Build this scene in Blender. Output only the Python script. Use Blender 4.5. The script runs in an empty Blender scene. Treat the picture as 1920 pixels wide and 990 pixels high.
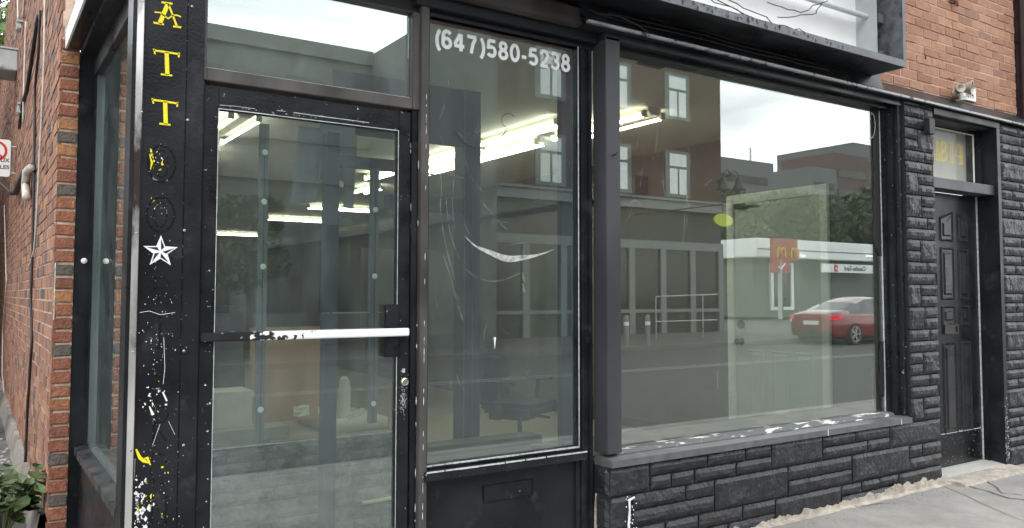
import bpy, bmesh, math, random
from mathutils import Vector, Matrix
R=math.radians
random.seed(7)
scn=bpy.context.scene; col=scn.collection
# ------------------------------------------------------------------ camera
F=1524.05; YAW,PIT,ROL=R(33.5333),R(2.9351),R(0.0775); CY=474.25
CAM=Vector((0,-3.4336,1.38))
cf=Vector((math.sin(YAW)*math.cos(PIT),math.cos(YAW)*math.cos(PIT),math.sin(PIT)))
r0=Vector((math.cos(YAW),-math.sin(YAW),0)); u0=r0.cross(cf)
cr=r0*math.cos(ROL)+u0*math.sin(ROL); cu=-r0*math.sin(ROL)+u0*math.cos(ROL)
cam=bpy.data.cameras.new('camera'); camo=bpy.data.objects.new('camera',cam); col.objects.link(camo)
m=Matrix((cr,cu,-cf)).transposed().to_4x4(); m.translation=CAM; camo.matrix_world=m
cam.sensor_width=36; cam.lens=F/1920*36; cam.shift_y=(CY-495)/1920
cam.clip_start=.05; cam.clip_end=1500; scn.camera=camo
# ------------------------------------------------------------------ sky, sun, exposure
w=bpy.data.worlds.new('World'); scn.world=w; w.use_nodes=True
nt=w.node_tree; nt.nodes.clear(); N=nt.nodes.new; L=nt.links.new
out=N('ShaderNodeOutputWorld'); bg=N('ShaderNodeBackground'); bg.inputs['Strength'].default_value=.1
sky=N('ShaderNodeTexSky'); sky.sky_type='NISHITA'; sky.sun_disc=False
SUN_EL,SUN_AZ=R(52),R(200)
sky.sun_elevation=SUN_EL; sky.sun_rotation=SUN_AZ; sky.air_density=1.4; sky.dust_density=3
tc=N('ShaderNodeTexCoord'); mp=N('ShaderNodeMapping'); mp.inputs['Scale'].default_value=(1.2,1.2,5)
nz=N('ShaderNodeTexNoise'); nz.inputs['Scale'].default_value=1.7; nz.inputs['Detail'].default_value=7; nz.inputs['Roughness'].default_value=.55
rp=N('ShaderNodeValToRGB'); rp.color_ramp.elements[0].position=.34; rp.color_ramp.elements[0].color=(27,28.5,30,1)
rp.color_ramp.elements[1].position=.52; rp.color_ramp.elements[1].color=(54,55,56,1)
mx=N('ShaderNodeMix'); mx.data_type='RGBA'; mx.inputs[0].default_value=.9
L(tc.outputs['Generated'],mp.inputs[0]); L(mp.outputs[0],nz.inputs[0]); L(nz.outputs[0],rp.inputs[0])
L(sky.outputs[0],mx.inputs[6]); L(rp.outputs[0],mx.inputs[7]); L(mx.outputs[2],bg.inputs[0]); L(bg.outputs[0],out.inputs[0])
sl=bpy.data.lights.new('sun','SUN'); sl.energy=.8; sl.angle=R(22); sl.color=(1,.96,.9)
so=bpy.data.objects.new('sun',sl); col.objects.link(so)
sd=Vector((math.sin(SUN_AZ)*math.cos(SUN_EL),math.cos(SUN_AZ)*math.cos(SUN_EL),math.sin(SUN_EL)))
so.rotation_euler=(-sd).to_track_quat('-Z','Y').to_euler()
vs=scn.view_settings; vs.view_transform='Standard'; vs.look='None'; vs.gamma=1; vs.exposure=-.68; vs.use_curve_mapping=False
scn.render.engine='CYCLES'
scn.cycles.transparent_max_bounces=24; scn.cycles.max_bounces=10; scn.cycles.glossy_bounces=6
# ------------------------------------------------------------------ helpers
def at(px,py,Y0=0.):
    d=cf*F+cr*(px-960)+cu*(CY-py); t=(Y0-CAM.y)/d.y; return CAM+d*t
def atX(px,py,X0):
    d=cf*F+cr*(px-960)+cu*(CY-py); t=X0/d.x; return CAM+d*t
def atZ(px,py,Z0=0.):
    d=cf*F+cr*(px-960)+cu*(CY-py); t=(Z0-CAM.z)/d.z; return CAM+d*t
def tag(o,label=None,cat=None,group=None,kind=None):
    if label:o['label']=label
    if cat:o['category']=cat
    if group:o['group']=group
    if kind:o['kind']=kind
    return o
def thing(name,label,cat,loc=(0,0,0),rz=0,group=None):
    o=bpy.data.objects.new(name,None); col.objects.link(o); o.location=loc; o.rotation_euler=(0,0,rz); o.empty_display_size=.2
    return tag(o,label,cat,group)
def copy_tree(o,parent=None):
    c=o.copy(); col.objects.link(c); c.parent=parent
    for ch in [x for x in bpy.data.objects if x.parent==o]:
        copy_tree(ch,c)
    return c
class MB:
    def __init__(s): s.v=[];s.f=[];s.t=[];s.mi=[];s.cur=0.5;s.m=0
    def add(s,vs,fs):
        b=len(s.v); s.v+=[tuple(p) for p in vs]
        for f in fs: s.f.append([i+b for i in f]); s.t.append(s.cur); s.mi.append(s.m)
    def box(s,x0,x1,y0,y1,z0,z1,j=0):
        q=[(x0,y0,z0),(x1,y0,z0),(x1,y1,z0),(x0,y1,z0),(x0,y0,z1),(x1,y0,z1),(x1,y1,z1),(x0,y1,z1)]
        if j: q=[tuple(c+random.uniform(-j,j) for c in p) for p in q]
        s.add(q,[(0,3,2,1),(4,5,6,7),(0,1,5,4),(1,2,6,5),(2,3,7,6),(3,0,4,7)]); return s
    def obox(s,c,ax,ay,az):     # centre and three half-axes
        c=Vector(c);ax=Vector(ax);ay=Vector(ay);az=Vector(az)
        q=[c+ax*i+ay*j+az*k for k in(-1,1) for (i,j) in((-1,-1),(1,-1),(1,1),(-1,1))]
        s.add(q,[(0,3,2,1),(4,5,6,7),(0,1,5,4),(1,2,6,5),(2,3,7,6),(3,0,4,7)]); return s
    def prism(s,pts,d):         # polygon pts (3d) extruded by vector d
        d=Vector(d); n=len(pts); p=[Vector(q) for q in pts]
        s.add(p+[q+d for q in p],[list(range(n))[::-1],list(range(n,2*n))]+[(i,(i+1)%n,n+(i+1)%n,n+i) for i in range(n)]); return s
    def tube(s,pts,r,n=8,cap=True):
        pts=[Vector(p) for p in pts]; rs=r if isinstance(r,(list,tuple)) else [r]*len(pts)
        vs=[];fs=[]
        for i,p in enumerate(pts):
            d=(pts[min(i+1,len(pts)-1)]-pts[max(i-1,0)]).normalized()
            a=d.orthogonal().normalized() if i==0 else (a-d*a.dot(d)).normalized()
            b=d.cross(a)
            for k in range(n):
                t=2*math.pi*k/n; vs.append(p+(a*math.cos(t)+b*math.sin(t))*rs[i])
        for i in range(len(pts)-1):
            for k in range(n): fs.append((i*n+k,i*n+(k+1)%n,(i+1)*n+(k+1)%n,(i+1)*n+k))
        if cap: fs+= [list(range(n))[::-1],[(len(pts)-1)*n+k for k in range(n)]]
        s.add(vs,fs); return s
    def lathe(s,c,prof,ax=(0,0,1),n=20):
        c=Vector(c);ax=Vector(ax).normalized();a=ax.orthogonal().normalized();b=ax.cross(a);vs=[];fs=[]
        for (r,h) in prof:
            for k in range(n):
                t=2*math.pi*k/n; vs.append(c+ax*h+(a*math.cos(t)+b*math.sin(t))*max(r,1e-4))
        for i in range(len(prof)-1):
            for k in range(n): fs.append((i*n+k,i*n+(k+1)%n,(i+1)*n+(k+1)%n,(i+1)*n+k))
        s.add(vs,fs); return s
    def build(s,name,mat,parent=None,bev=0,smooth=False,**kw):
        me=bpy.data.meshes.new(name); me.from_pydata(s.v,[],s.f); me.validate(); me.update()
        a=me.attributes.new('tint','FLOAT','FACE')
        if len(a.data)==len(s.t): a.data.foreach_set('value',s.t)
        mats=mat if isinstance(mat,(list,tuple)) else [mat]
        for q in mats: me.materials.append(q)
        if len(mats)>1 and len(me.polygons)==len(s.mi): me.polygons.foreach_set('material_index',s.mi)
        bm=bmesh.new(); bm.from_mesh(me); 
        if bev: bmesh.ops.bevel(bm,geom=[e for e in bm.edges if len(e.link_faces)==2 and e.calc_face_angle()>.5],offset=bev,segments=2,affect='EDGES',clamp_overlap=True)
        bmesh.ops.recalc_face_normals(bm,faces=bm.faces); bm.to_mesh(me); bm.free()
        if smooth: me.polygons.foreach_set('use_smooth',[True]*len(me.polygons))
        o=bpy.data.objects.new(name,me); col.objects.link(o)
        if parent: 
            o.parent=parent
        return tag(o,**kw)
def mat(name,c,rough=.6,metal=0,spec=.5,var=.0,vs=6,bump=0,bs=60,c2=None,c2t=(.5,.6),c2s=8,tint=None,emit=None,stretch=None,coat=0,detail=6):
    """plain procedural paint/stone/etc: base colour with noise variation, optional second worn colour, optional per-piece tint ramp"""
    M=bpy.data.materials.new(name); M.use_nodes=True; t=M.node_tree; b=t.nodes['Principled BSDF']; n=t.nodes.new; l=t.links.new
    b.inputs['Roughness'].default_value=rough; b.inputs['Metallic'].default_value=metal; b.inputs['Specular IOR Level'].default_value=spec
    if coat: b.inputs['Coat Weight'].default_value=coat; b.inputs['Coat Roughness'].default_value=.08
    g=n('ShaderNodeNewGeometry'); src=g.outputs['Position']
    tcn=n('ShaderNodeTexCoord'); src=tcn.outputs['Object']
    if stretch:
        mpn=n('ShaderNodeMapping'); mpn.inputs['Scale'].default_value=stretch; l(src,mpn.inputs[0]); src=mpn.outputs[0]
    cur=None
    if tint:
        a=n('ShaderNodeAttribute'); a.attribute_name='tint'; r=n('ShaderNodeValToRGB'); e=r.color_ramp
        e.interpolation='LINEAR'
        while len(e.elements)<len(tint): e.elements.new(.5)
        for i,(p,cc) in enumerate(tint): e.elements[i].position=p; e.elements[i].color=(*cc,1)
        l(a.outputs['Fac'],r.inputs[0]); cur=r.outputs[0]
    if cur is None:
        rg=n('ShaderNodeRGB'); rg.outputs[0].default_value=(*c,1); cur=rg.outputs[0]
    if var:
        nn=n('ShaderNodeTexNoise'); nn.inputs['Scale'].default_value=vs; nn.inputs['Detail'].default_value=detail; l(src,nn.inputs[0])
        mr=n('ShaderNodeMapRange'); mr.inputs[1].default_value=.3; mr.inputs[2].default_value=.7; mr.inputs[3].default_value=1-var; mr.inputs[4].default_value=1+var; l(nn.outputs[0],mr.inputs[0])
        vm=n('ShaderNodeVectorMath'); vm.operation='SCALE'; l(cur,vm.inputs[0]); l(mr.outputs[0],vm.inputs['Scale']); cur=vm.outputs[0]
        mr2=n('ShaderNodeMapRange'); mr2.inputs[1].default_value=.3; mr2.inputs[2].default_value=.7; mr2.inputs[3].default_value=max(0,rough-.12); mr2.inputs[4].default_value=min(1,rough+.12); l(nn.outputs[0],mr2.inputs[0]); l(mr2.outputs[0],b.inputs['Roughness'])
    if c2:
        n2=n('ShaderNodeTexNoise'); n2.inputs['Scale'].default_value=c2s; n2.inputs['Detail'].default_value=10; n2.inputs['Roughness'].default_value=.65; l(src,n2.inputs[0])
        m2=n('ShaderNodeMapRange'); m2.inputs[1].default_value=c2t[0]; m2.inputs[2].default_value=c2t[1]; l(n2.outputs[0],m2.inputs[0])
        x=n('ShaderNodeMix'); x.data_type='RGBA'; l(m2.outputs[0],x.inputs[0]); l(cur,x.inputs[6]); x.inputs[7].default_value=(*c2,1); cur=x.outputs[2]
    l(cur,b.inputs['Base Color'])
    if bump:
        n3=n('ShaderNodeTexNoise'); n3.inputs['Scale'].default_value=bs; n3.inputs['Detail'].default_value=8; l(src,n3.inputs[0])
        bp=n('ShaderNodeBump'); bp.inputs['Strength'].default_value=bump; bp.inputs['Distance'].default_value=.01; l(n3.outputs[0],bp.inputs['Height']); l(bp.outputs[0],b.inputs['Normal'])
    if emit: b.inputs['Emission Color'].default_value=(*emit[0],1); b.inputs['Emission Strength'].default_value=emit[1]
    return M
def glass(name,refl=.2,fres=.7,tint=(.86,.93,.9),dust=.06,ds=3,stretch=(1,1,1),dcol=(.62,.68,.66)):
    M=bpy.data.materials.new(name); M.use_nodes=True; t=M.node_tree; t.nodes.clear(); n=t.nodes.new; l=t.links.new
    o=n('ShaderNodeOutputMaterial'); tr=n('ShaderNodeBsdfTransparent'); tr.inputs[0].default_value=(*tint,1)
    gl=n('ShaderNodeBsdfGlossy'); gl.inputs['Roughness'].default_value=.0; gl.inputs[0].default_value=(.97,1,.99,1)
    df=n('ShaderNodeBsdfDiffuse'); df.inputs[0].default_value=(*dcol,1)
    ge=n('ShaderNodeNewGeometry'); dt=n('ShaderNodeVectorMath'); dt.operation='DOT_PRODUCT'; l(ge.outputs['Incoming'],dt.inputs[0]); l(ge.outputs['Normal'],dt.inputs[1])
    ab=n('ShaderNodeMath'); ab.operation='ABSOLUTE'; l(dt.outputs['Value'],ab.inputs[0]); om=n('ShaderNodeMath'); om.operation='SUBTRACT'; om.inputs[0].default_value=1; l(ab.outputs[0],om.inputs[1])
    pw=n('ShaderNodeMath'); pw.operation='POWER'; l(om.outputs[0],pw.inputs[0]); pw.inputs[1].default_value=4
    fr=n('ShaderNodeMath'); fr.operation='MULTIPLY_ADD'; l(pw.outputs[0],fr.inputs[0]); fr.inputs[1].default_value=.96; fr.inputs[2].default_value=.04
    ma=n('ShaderNodeMath'); ma.operation='MULTIPLY_ADD'; ma.inputs[1].default_value=fres; ma.inputs[2].default_value=refl; ma.use_clamp=True; l(fr.outputs[0],ma.inputs[0])
    m1=n('ShaderNodeMixShader'); l(ma.outputs[0],m1.inputs[0]); l(tr.outputs[0],m1.inputs[1]); l(gl.outputs[0],m1.inputs[2])
    tcn=n('ShaderNodeTexCoord'); mpn=n('ShaderNodeMapping'); mpn.inputs['Scale'].default_value=stretch; l(tcn.outputs['Object'],mpn.inputs[0])
    nn=n('ShaderNodeTexNoise'); nn.inputs['Scale'].default_value=ds; nn.inputs['Detail'].default_value=8; nn.inputs['Roughness'].default_value=.6; nn.inputs['Distortion'].default_value=1.2; l(mpn.outputs[0],nn.inputs[0])
    mr=n('ShaderNodeMapRange'); mr.inputs[1].default_value=.35; mr.inputs[2].default_value=.75; mr.inputs[3].default_value=dust*.35; mr.inputs[4].default_value=dust*2.2; l(nn.outputs[0],mr.inputs[0])
    m2=n('ShaderNodeMixShader'); l(mr.outputs[0],m2.inputs[0]); l(m1.outputs[0],m2.inputs[1]); l(df.outputs[0],m2.inputs[2]); l(m2.outputs[0],o.inputs[0])
    return M
K={}
K['black']=mat('black_paint',(.013,.0145,.0175),.32,spec=.28,var=.5,vs=3.2,bump=.10,bs=90,c2=(.06,.058,.055),c2t=(.56,.78),c2s=6,detail=10)
K['black_up']=mat('black_paint_sky_glare',(.062,.057,.054),.42,spec=.55,var=.35,vs=5,stretch=(1,1,.5),bump=.05,bs=80,c2=(.10,.09,.083),c2t=(.55,.75),c2s=5)  # sky glare on the upper frames, put into a lighter brownish black
K['postgrey']=mat('grey_satin_post',(.045,.046,.051),.4,var=.15,vs=4,stretch=(1,1,.4),c2=(.05,.05,.055),c2t=(.66,.72),c2s=9)
K['black_chip']=mat('chipped_black_paint',(.013,.0145,.0175),.34,spec=.28,var=.3,vs=9,bump=.15,bs=90,c2=(.6,.62,.62),c2t=(.665,.675),c2s=45)
K['flash']=mat('grey_flashing',(.36,.36,.37),.45,metal=.5,var=.3,vs=14,c2=(.04,.04,.04),c2t=(.56,.62),c2s=18,bump=.1)
K['stone']=mat('black_painted_stone',(.023,.024,.027),.42,spec=.42,var=.35,vs=12,bump=.8,bs=45,c2=(.26,.25,.24),c2t=(.67,.72),c2s=48)
K['stonejoint']=mat('black_stone_joint',(.014,.014,.015),.8,bump=.4)
K['white']=mat('white_paint',(.78,.8,.8),.5,var=.08,vs=20)
K['whitelet']=mat('white_vinyl',(.85,.86,.86),.4,var=.04)
K['yellow']=mat('yellow_paint',(.85,.72,.01),.45,var=.08,vs=30)
K['ghost']=mat('dark_letter_ghost',(.006,.006,.007),.75,spec=.2,bump=.8,bs=150,c2=(.22,.22,.22),c2t=(.585,.63),c2s=55)
K['scr']=mat('scratch_residue',(.5,.53,.52),.7,var=.3,vs=40)
K['scratch']=bpy.data.materials.new('faint_glass_scratch'); K['scratch'].use_nodes=True
_t=K['scratch'].node_tree; _t.nodes.clear(); _o=_t.nodes.new('ShaderNodeOutputMaterial'); _a=_t.nodes.new('ShaderNodeBsdfTransparent'); _b=_t.nodes.new('ShaderNodeBsdfDiffuse'); _b.inputs[0].default_value=(.6,.62,.6,1); _m=_t.nodes.new('ShaderNodeMixShader')
_n=_t.nodes.new('ShaderNodeTexNoise'); _n.inputs['Scale'].default_value=14; _n.inputs['Detail'].default_value=6; _tc=_t.nodes.new('ShaderNodeTexCoord'); _t.links.new(_tc.outputs['Object'],_n.inputs[0])
_r=_t.nodes.new('ShaderNodeMapRange'); _r.inputs[1].default_value=.35; _r.inputs[2].default_value=.7; _r.inputs[3].default_value=.04; _r.inputs[4].default_value=.65; _t.links.new(_n.outputs[0],_r.inputs[0])
_t.links.new(_r.outputs[0],_m.inputs[0]); _t.links.new(_a.outputs[0],_m.inputs[1]); _t.links.new(_b.outputs[0],_m.inputs[2]); _t.links.new(_m.outputs[0],_o.inputs[0])
K['residue']=K['scratch'].copy(); K['residue'].name='patchy_adhesive_residue'
for _q in K['residue'].node_tree.nodes:
    if _q.type=='MAP_RANGE': _q.inputs[1].default_value=.3; _q.inputs[2].default_value=.62; _q.inputs[3].default_value=.12; _q.inputs[4].default_value=.85
    if _q.type=='TEX_NOISE': _q.inputs['Scale'].default_value=34
K['chrome']=mat('worn_aluminium_with_reflections',(.72,.71,.69),.3,metal=.75,var=.25,vs=8,stretch=(1,1,.3),c2=(.09,.07,.06),c2t=(.5,.6),c2s=5)  # brown patches: stains plus dark reflections put into the colour
K['alu']=mat('grey_aluminium',(.5,.5,.5),.35,metal=.9,var=.15)
K['dchrome']=mat('dark_chrome',(.25,.25,.25),.15,metal=1)
K['brass']=mat('steel_lock',(.6,.57,.5),.3,metal=1,var=.2)
K['galv']=mat('galvanised_sign_metal',(.15,.16,.175),.5,metal=.4,var=.35,vs=18,c2=(.05,.05,.055),c2t=(.6,.66),c2s=14,stretch=(1,1,1))
K['plaster']=mat('bare_plaster',(.40,.355,.305),.9,var=.3,vs=14,bump=.8,bs=40,c2=(.20,.18,.155),c2t=(.55,.75),c2s=9)
K['found']=mat('dirty_foundation_concrete',(.23,.205,.18),.9,var=.35,vs=5,bump=.8,bs=30,c2=(.10,.09,.08),c2t=(.5,.7),c2s=4)
K['sidewalk']=mat('concrete_sidewalk',(.29,.28,.262),.9,var=.16,vs=2.2,bump=.8,bs=70,c2=(.17,.162,.15),c2t=(.45,.8),c2s=2.6,detail=14)
K['crack']=mat('dark_crack',(.12,.115,.105),.95)
K['asphalt']=mat('asphalt',(.075,.075,.073),.85,var=.2,vs=3,bump=.5,bs=120)
K['oppwalk']=mat('far_concrete',(.095,.093,.088),.9,var=.15,vs=1.5)
K['oppkerb']=mat('far_kerb',(.15,.15,.145),.9,var=.2,vs=1.5)
K['line']=mat('road_paint',(.19,.19,.185),.7,var=.15)
K['gravel']=mat('gravel_dirt',(.10,.10,.095),.95,var=.4,vs=6,bump=1,bs=30,c2=(.3,.29,.28),c2t=(.62,.7),c2s=16)
BTQ=[(0,(.18,.075,.05)),(.5,(.28,.105,.062)),(.68,(.33,.135,.07)),(.78,(.40,.19,.085)),(.9,(.25,.11,.07)),(1,(.13,.105,.09))]
K['quoin']=mat('orange_brick',(.3,.12,.07),.85,var=.28,vs=30,bump=1,bs=70,tint=BTQ,c2=(.5,.42,.33),c2t=(.68,.75),c2s=30)
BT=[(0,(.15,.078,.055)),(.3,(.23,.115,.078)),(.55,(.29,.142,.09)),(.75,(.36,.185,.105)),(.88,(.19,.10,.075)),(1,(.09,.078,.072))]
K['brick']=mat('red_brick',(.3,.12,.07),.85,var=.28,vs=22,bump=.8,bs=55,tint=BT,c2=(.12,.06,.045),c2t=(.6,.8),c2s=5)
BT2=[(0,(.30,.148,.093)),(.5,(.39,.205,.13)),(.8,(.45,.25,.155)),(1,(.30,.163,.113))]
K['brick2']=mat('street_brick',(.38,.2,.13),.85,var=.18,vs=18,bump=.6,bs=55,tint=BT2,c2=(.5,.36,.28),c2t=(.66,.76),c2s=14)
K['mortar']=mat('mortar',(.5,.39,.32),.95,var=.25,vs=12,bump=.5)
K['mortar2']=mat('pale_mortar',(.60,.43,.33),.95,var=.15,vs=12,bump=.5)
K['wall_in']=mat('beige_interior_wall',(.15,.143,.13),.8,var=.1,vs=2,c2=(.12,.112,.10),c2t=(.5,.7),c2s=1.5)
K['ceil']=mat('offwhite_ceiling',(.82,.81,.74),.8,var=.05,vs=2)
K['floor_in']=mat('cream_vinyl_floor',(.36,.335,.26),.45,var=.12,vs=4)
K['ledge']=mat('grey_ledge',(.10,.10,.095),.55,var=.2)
K['doorwhite']=mat('mint_white_door_paint',(.60,.64,.61),.45,var=.05)
K['trimwhite']=mat('cream_door_trim',(.90,.90,.86),.5,var=.05)
K['post']=mat('dark_blue_grey_post',(.035,.045,.058),.5,var=.2)
K['tube']=mat('lit_fluorescent_tube',(.9,.9,.8),.5,emit=((1,.93,.74),27.))
K['fix']=mat('cream_light_housing',(.75,.73,.6),.5)
K['fabric']=mat('black_fabric',(.02,.025,.035),.9,var=.3,vs=60,bump=.3,bs=300)
K['plastic']=mat('black_plastic',(.02,.02,.022),.5)
K['card']=mat('cardboard_sheet',(.50,.33,.19),.85,var=.12,vs=3)
K['carton']=mat('white_carton',(.88,.89,.84),.7,var=.06)
K['paper']=mat('crumpled_paper',(.8,.8,.74),.8,var=.05)
K['paperthin']=mat('thin_grey_paper',(.30,.32,.31),.8,var=.15,vs=15)
K['green']=mat('weed_leaf',(.075,.14,.035),.5,var=.4,vs=20,tint=[(0,(.035,.065,.02)),(1,(.09,.14,.04))])
K['stem']=mat('weed_stem',(.12,.13,.05),.7)
K['leafdark']=mat('tree_leaf',(.03,.055,.02),.6,tint=[(0,(.012,.022,.009)),(1,(.045,.07,.024))])
K['bark']=mat('tree_bark',(.06,.045,.035),.9,bump=.8,bs=20)
K['steelgrey']=mat('grey_enclosure',(.42,.45,.44),.5,var=.12)
K['cable']=mat('black_cable',(.02,.018,.018),.6)
K['cable2']=mat('pale_conduit',(.55,.5,.44),.6,var=.15,vs=20)
K['copper']=mat('rusty_metal',(.14,.06,.04),.8,var=.3,vs=30)
K['signwhite']=mat('sign_white',(.8,.8,.78),.4,var=.03)
K['red']=mat('sign_red',(.6,.03,.03),.4)
K['blackink']=mat('sign_black',(.012,.012,.012),.5)
K['oppbrick']=mat('brown_brick_opposite',(.066,.031,.026),.85,var=.15,vs=3)
K['oppfascia']=mat('charcoal_fascia',(.035,.037,.037),.6,var=.3,vs=2)
K['oppgrey']=mat('grey_render_opposite',(.12,.125,.125),.8,var=.15,vs=2)
K['oppframe']=mat('grey_shopfront_paint',(.19,.20,.20),.6,var=.08)
K['oppdark']=mat('dark_shop_glass',(.02,.022,.022),.12)
K['oppwin']=mat('bright_window_blind',(.75,.8,.78),.3)
K['whiteband']=mat('white_canopy_panel',(.8,.83,.82),.4)
K['statwall']=mat('grey_green_station_wall',(.13,.15,.135),.7,var=.08)
K['carred']=mat('red_car_paint',(.22,.012,.018),.25,coat=1)
K['cargrey']=mat('silver_car_paint',(.35,.38,.42),.25,coat=1,metal=.4)
K['carglass']=mat('car_glass',(.04,.055,.06),.03,spec=1)
K['tyre']=mat('tyre_rubber',(.02,.02,.02),.8)
K['tail']=mat('lit_tail_light',(.7,.01,.03),.2,emit=((1,.02,.08),1.2))
K['maroon']=mat('dark_maroon_pipe',(.03,.018,.02),.35,var=.2)
K['skin']=mat('skin',(.35,.2,.15),.6)
K['cloth']=mat('dark_clothes',(.012,.013,.016),.8)
K['signyel']=mat('yellow_green_sign',(.45,.55,.03),.5)
K['tower']=mat('grey_tower_block',(.15,.155,.16),.8,var=.1)
K['towerred']=mat('brown_red_tower_block',(.12,.075,.075),.8,var=.1)
G_door=glass('door_glass',.13,.6,tint=(.84,.91,.9),dust=.026,ds=2.2,stretch=(2.2,1,.7))
G_side=glass('sidelight_glass',.13,.6,tint=(.84,.91,.9),dust=.018,ds=2.,stretch=(2.5,1,.6))
G_disp=glass('display_glass',.20,.8,tint=(.86,.91,.885),dust=.006,ds=1.6,stretch=(3,1,.5))
G_trans=glass('transom_glass',.3,.7,tint=(.84,.93,.9),dust=.04,ds=5)
G_sw=glass('side_window_glass',.18,.9,tint=(.82,.9,.88),dust=.03)

def stroke(mb,pts,wd,Y0,th=.002):
    """ribbon along 2-D (X,Z) points on a plane Y=Y0, thickness towards the viewer"""
    n=len(pts); P=[Vector((p[0],p[1])) for p in pts]; W=wd if isinstance(wd,(list,tuple)) else [wd]*n
    Lf=[];Rt=[]
    for i in range(n):
        d=(P[min(i+1,n-1)]-P[max(i-1,0)]); d=d.normalized() if d.length>0 else Vector((1,0)); nn=Vector((-d.y,d.x))*W[i]/2
        Lf.append(P[i]+nn); Rt.append(P[i]-nn)
    for i in range(n-1):
        q=[Lf[i],Lf[i+1],Rt[i+1],Rt[i]]
        mb.prism([(a.x,Y0,a.y) for a in q],(0,-th,0))
def flat(mb,pts,Y0,th=.002): mb.prism([(a[0],Y0,a[1]) for a in pts],(0,-th,0))
def blob(mb,x,z,r,Y0,th=.0015,n=9,asp=1.):
    flat(mb,[(x+math.cos(2*math.pi*k/n)*r*random.uniform(.2,1.3),z+asp*math.sin(2*math.pi*k/n)*r*random.uniform(.35,1.2)) for k in range(n)],Y0,th)
def text(body,size,mat_,parent,loc,rot,name,bold=0,ext=.001,sx=1.,mirror=False,align='CENTER',space=1.,**kw):
    c=bpy.data.curves.new(name,'FONT'); c.body=body; c.size=size; c.extrude=ext; c.offset=bold; c.align_x=align; c.align_y='CENTER'; c.space_character=space
    o=bpy.data.objects.new('tmp',c); col.objects.link(o); bpy.context.view_layer.update()
    me=bpy.data.meshes.new_from_object(o.evaluated_get(bpy.context.evaluated_depsgraph_get())); bpy.data.objects.remove(o)
    me.name=name; me.materials.clear(); me.materials.append(mat_); p=bpy.data.objects.new(name,me); col.objects.link(p)
    p.location=loc; p.rotation_euler=rot; p.scale=(sx,1,1); p.parent=parent
    return tag(p,**kw)
def frame(mb,x0,x1,z0,z1,y0,y1,l,r_,b,t):
    if l: mb.box(x0,x0+l,y0,y1,z0,z1)
    if r_: mb.box(x1-r_,x1,y0,y1,z0,z1)
    if b: mb.box(x0+l,x1-r_,y0,y1,z0,z0+b)
    if t: mb.box(x0+l,x1-r_,y0,y1,z1-t,z1)
def brickwall(name,o,u,n,Lw,Hh,parent,matb,matm,bw=.2,bh=.062,mo=.011,dark=.05,proud=.006,jit=.0015,orange=0,header=0):
    o=Vector(o);u=Vector(u);n=Vector(n); up=Vector((0,0,1)); mb=MB(); mm=MB()
    c=o+u*Lw/2+up*Hh/2-n*.03; mm.obox(c,u*Lw/2,n*.03,up*Hh/2)
    row=0;z=mo
    while z+bh<=Hh:
        x=-(bw+mo)*(.5 if row%2 else 0)
        if header and row%header==header-1: w_=bw/2-mo/2
        else: w_=bw
        while x<Lw:
            a=max(x+mo/2,0); b=min(x+w_+mo/2,Lw)
            if b-a>.015:
                rr=random.random()
                mb.cur= 1.0 if rr<dark else min(.93,max(0,random.gauss(.42+orange,.2)))
                pr=proud+random.uniform(-.003,.003); cc=o+u*(a+b)/2+up*(z+bh/2)+n*(pr/2-.004)
                j=[random.uniform(-jit,jit) for _ in range(4)]
                hx=(b-a)/2; hz=bh/2
                mb.obox(cc+up*j[0],u*(hx+j[1])+up*j[2],n*(pr/2+.004),up*(hz+j[3]))
            x+=w_+mo
        z+=bh+mo; row+=1
    b=mm.build(name,matm,parent); mb.build('bricks',matb,b,bev=.003 if Lw*Hh<6 else 0); return b
from mathutils import noise as mn
def stone(mb,x0,x1,z0,z1,Yf,d=.03,gap=.005,ax='x',seed=0):
    """rock-faced block: front grid pushed out unevenly, edges bevelled back"""
    x0+=gap;x1-=gap;z0+=gap;z1-=gap
    nx=max(3,int((x1-x0)/.02)); nz_=max(3,int((z1-z0)/.02)); vs=[];fs=[]
    off=random.uniform(0,50); tilt=random.uniform(-.006,.006); base=random.uniform(.6,1)
    for j in range(nz_+1):
        for i in range(nx+1):
            u=i/nx; v=j/nz_; x=x0+(x1-x0)*u; z=z0+(z1-z0)*v
            e=min(u*(x1-x0),(1-u)*(x1-x0),v*(z1-z0),(1-v)*(z1-z0)); k=min(1,e/.016)
            h=(.012*base+.008*(mn.noise(Vector((x*11+off,z*14,1.)))+.3)+.004*mn.noise(Vector((x*45,z*45,off)))+tilt*(v-.5)*2)*math.sqrt(k)
            ex=random.uniform(-.002,.002)*(1-k)
            y=-h
            vs.append((x+ex,Yf+y,z+ex) if ax=='x' else (Yf+y,x,z+ex))
    for j in range(nz_):
        for i in range(nx):
            a=j*(nx+1)+i; fs.append((a,a+1,a+nx+2,a+nx+1))
    # rim going back
    rim=[i for i in range(nx+1)]+[j*(nx+1)+nx for j in range(1,nz_+1)]+[nz_*(nx+1)+i for i in range(nx-1,-1,-1)]+[j*(nx+1) for j in range(nz_-1,0,-1)]
    b=len(vs)
    for i in rim:
        p=vs[i]; vs.append((p[0],Yf+d,p[2]) if ax=='x' else (Yf+d,p[1],p[2]))
    for k in range(len(rim)):
        k2=(k+1)%len(rim); fs.append((rim[k],b+k,b+k2,rim[k2]))
    mb.add(vs,fs)

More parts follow.
